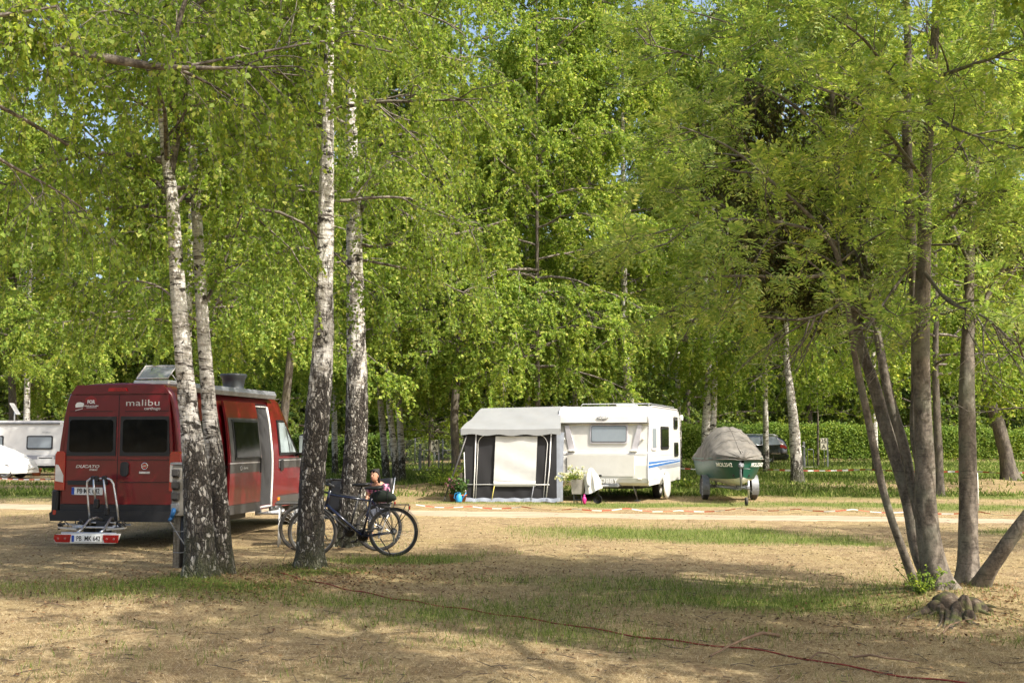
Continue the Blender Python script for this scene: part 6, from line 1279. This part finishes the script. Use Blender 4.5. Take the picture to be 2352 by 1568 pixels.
tape([gp(955, 1168, .10), gp(1080, 1170, .08), gp(1200, 1173, .10), gp(1320, 1176, .08), gp(1440, 1177, .10), gp(1560, 1178, .06), gp(1700, 1179, .12), gp(1830, 1181, .12), gp(1960, 1183, .13), gp(2100, 1187, .12), gp(2250, 1190, .14), gp(2360, 1192, .1)], 'red and white barrier tape strung low along the sandy track')
tape([gp(1560, 1092, .30), gp(1760, 1094, .28), gp(1990, 1095, .30), gp(2240, 1100, .3), gp(2380, 1102, .3)], 'red and white barrier tape strung farther back across the green lawn', .07)
tape([gp(-20, 1109, .2), gp(140, 1111, .2)], 'barrier tape at the far left before the long white caravan', .05)
b = G(2247, 1172); stk = empty('marker_stake', b, 0, 'white marker stake standing right behind the upright rowan stem', 'stake'); m = MB(); m.tube([(0, 0, -.05), (0, 0, .85), (0, 0, .88)], [.022, .022, .008], 8); m.build('stake_rod', M['white'], stk); m = MB(); m.ring((0, 0, .14), (0, 0, 1), .026, .006, 12, 4); m.build('tape_knot', M['lampred'], stk)
# rope along the ground, sticks
def ground_line(name, pts, r, mat, label, cat, wob=.015, step=.06, h=0):
    P3 = [G(*p) for p in pts]; m = MB(); d = []
    for a, b_ in zip(P3, P3[1:]):
        n = max(2, int((b_ - a).length / step))
        for k in range(n): q = a.lerp(b_, k / n); q.x += wob * math.sin(q.y * 5 + q.x * 3); q.y += wob * 1.5 * math.sin(q.x * 4.3); q.z = gz(q.x, q.y) + r + .006 + h + .006 * math.sin(q.x * 11); d.append(q)
    o0 = d[0].copy(); m.tube([q - o0 for q in d], r, 7); o = m.build(name, mat); o.location = o0; tag(o, label, cat)
ground_line('rope', [(640, 1316), (700, 1333), (800, 1356), (900, 1376), (1020, 1394), (1180, 1418), (1330, 1444), (1480, 1466), (1620, 1484), (1760, 1500), (1900, 1524), (2050, 1551), (2140, 1562), (2260, 1582)], .0065, M['redrope'], 'thin red rope lying diagonally across the dry grass', 'rope')
def stick(a, b_, c, r, lb, lift=.02, fork=None):
    A, B, C_ = G(*a), G(*b_), G(*c); B = B + Vector((0, 0, lift)); r0 = A.copy(); root = tag(nobj('fallen_stick', *tubes(np.array([[tuple(A + Vector((0, 0, .012)) - r0), tuple(A.lerp(B, .5) - r0 + Vector((0, .01, .02 + lift / 2))), tuple(B - r0 + Vector((0, 0, .012))), tuple(B.lerp(C_, .5) - r0 + Vector((0, -.01, .02))), tuple(C_ - r0 + Vector((0, 0, .012)))]]), r, r * .45, 7), M['stick'], smooth=True), lb, 'stick', 'fallen sticks on the dry grass'); root.location = r0
stick((1790, 1462), (1710, 1485), (1630, 1510), .016, 'crooked pale fallen stick just above the red rope', .05)
stick((1962, 1512), (2040, 1522), (2110, 1526), .010, 'straight dark fallen stick right of the red rope end')
stick((1860, 1516), (1900, 1512), (1930, 1517), .007, 'short thin fallen stick touching the red rope', .03)
stick((2165, 1458), (2200, 1440), (2235, 1424), .007, 'thin forked pale stick below the rowan roots', .03)
stick((552, 1302), (580, 1325), (572, 1315), .006, 'thin bent twig right of the left birches', .1)
stick((648, 1300), (668, 1278), (690, 1262), .005, 'thin dry twig sticking up left of the thick birch', .12)
stick((95, 1392), (130, 1394), (160, 1393), .006, 'tiny pale stick at the far left of the dry grass')
# mossy rotten stump and roots at the rowan foot
sb = P(2185, 1395, 11.35)
m_ = t = NT('root_moss'); v = t.coord(); n = t.noise(v, 12, 6, .65); c = t.ramp(n, [(.3, (.02, .014, .009)), (.55, (.09, .065, .042)), (.72, (.20, .17, .13))]); c = t.mix(t.ramp(t.noise(v, 5, 4), [(.48, (0, 0, 0)), (.62, (.85, .85, .85))]), c, (.10, .11, .025)); t.pbr(c, .9, 0, t.bump(n, .8, .03)); M['root'] = t.m
def groot(a, b_, c, r0_, lift=.0):
    rj = lambda k: Vector((random.uniform(-k, k), random.uniform(-k, k), random.uniform(-.4, .2) * k)); A_, B_, C_ = G(*a), G(*b_), G(*c); pts = [A_ + Vector((0, 0, lift)), A_.lerp(B_, .5) + rj(.06) + Vector((0, 0, lift * .5)), B_ + rj(.05), B_.lerp(C_, .5) + rj(.06), C_ - Vector((0, 0, .03))]; p = np.array([tuple(q) for q in pts]); rr = np.array([r0_, r0_ * 1.0, r0_ * .75, r0_ * .5, r0_ * .2])
    trunkmesh('root', p, rr, M['root'], rowan, S=14, step=.04, rough=.28, base=tuple(rowan.location), seed=int(a[0]) % 91)
random.seed(31)
for k in range(17):
    an = R(-160 + k * 18 + random.uniform(-9, 9)); x0, y0 = 2192 + 34 * math.cos(an), 1392 + 10 * abs(math.sin(an)) - 2; ln = random.uniform(.5, 1.35)
    x1, y1 = x0 + 52 * ln * math.cos(an) + random.uniform(-12, 12), y0 + 20 * ln * (.25 + abs(math.sin(an))) + random.uniform(-5, 5); x2, y2 = x1 + 50 * ln * math.cos(an) + random.uniform(-26, 26), y1 + 17 * ln * abs(math.sin(an)) + random.uniform(-3, 9)
    groot((x0, y0), (x1, y1), (x2, y2), random.choice((.014, .02, .025, .03, .04)), random.uniform(-.02, .05))
for (x, y, w_, h) in ((2176, 1398, .12, .15), (2212, 1404, .06, .15), (2238, 1398, .10, .09), (2150, 1404, .09, .09), (2196, 1412, .05, .12), (2225, 1420, .05, .07)):
    q = G(x, y); pp = np.array([tuple(q - Vector((0, 0, .06))), tuple(q + Vector((.01, 0, h * .6))), tuple(q + Vector((.03, .01, h)))]); trunkmesh('stump', pp, np.array([w_ * 1.25, w_, w_ * .35]), M['root'], rowan, S=26, step=.02, rough=.42, base=tuple(rowan.location), seed=int(x) % 17)
# leaf litter: brown leaves scattered as ground cover
n = 12000; cc = np.array([(-3.4, 13.0, 1.3), (-2.2, 14.0, 1.2), (4.6, 10.8, 1.5), (1, 11, 4.5), (-5, 14, 4.5), (3, 16, 5)]); ci = rng.integers(0, 6, n); xy = cc[ci, :2] + rng.normal(size=(n, 2)) * cc[ci, 2:3] * [1, .6]; zz = gzs(xy[:, 0], xy[:, 1]) + .012
v, q = leafq(np.column_stack([xy, zz]), rdir(n) * [1, 1, .2], np.tile([[0, 0, 1.]], (n, 1)) + rdir(n) * .5, .035, .028); tag(nobj('leaf_litter', v, q, leafmat('litter', [(0, (.05, .025, .012)), (.6, (.14, .075, .035)), (1, (.30, .2, .11))], .1)), 'brown fallen leaves scattered on the dry ground', 'leaves', kind='stuff')

n = 1600; y = 6.3 + 20 * rng.random(n) ** 1.8; x = (rng.random(n) * 2 - 1) * (y * .5 + .5); d = rdir(n) * [1, 1, .08]; st = np.stack([x, y, gzs(x, y) + .012], 1)
v, q = tubes(grow(st, d, .05 + .22 * rng.random(n) ** 2.5, 4, 0, .10), .0035, .0018, 4); tag(nobj('twig_litter', v, q, M['twig']), 'thin dry twigs scattered over the camp ground', 'twigs', kind='stuff')
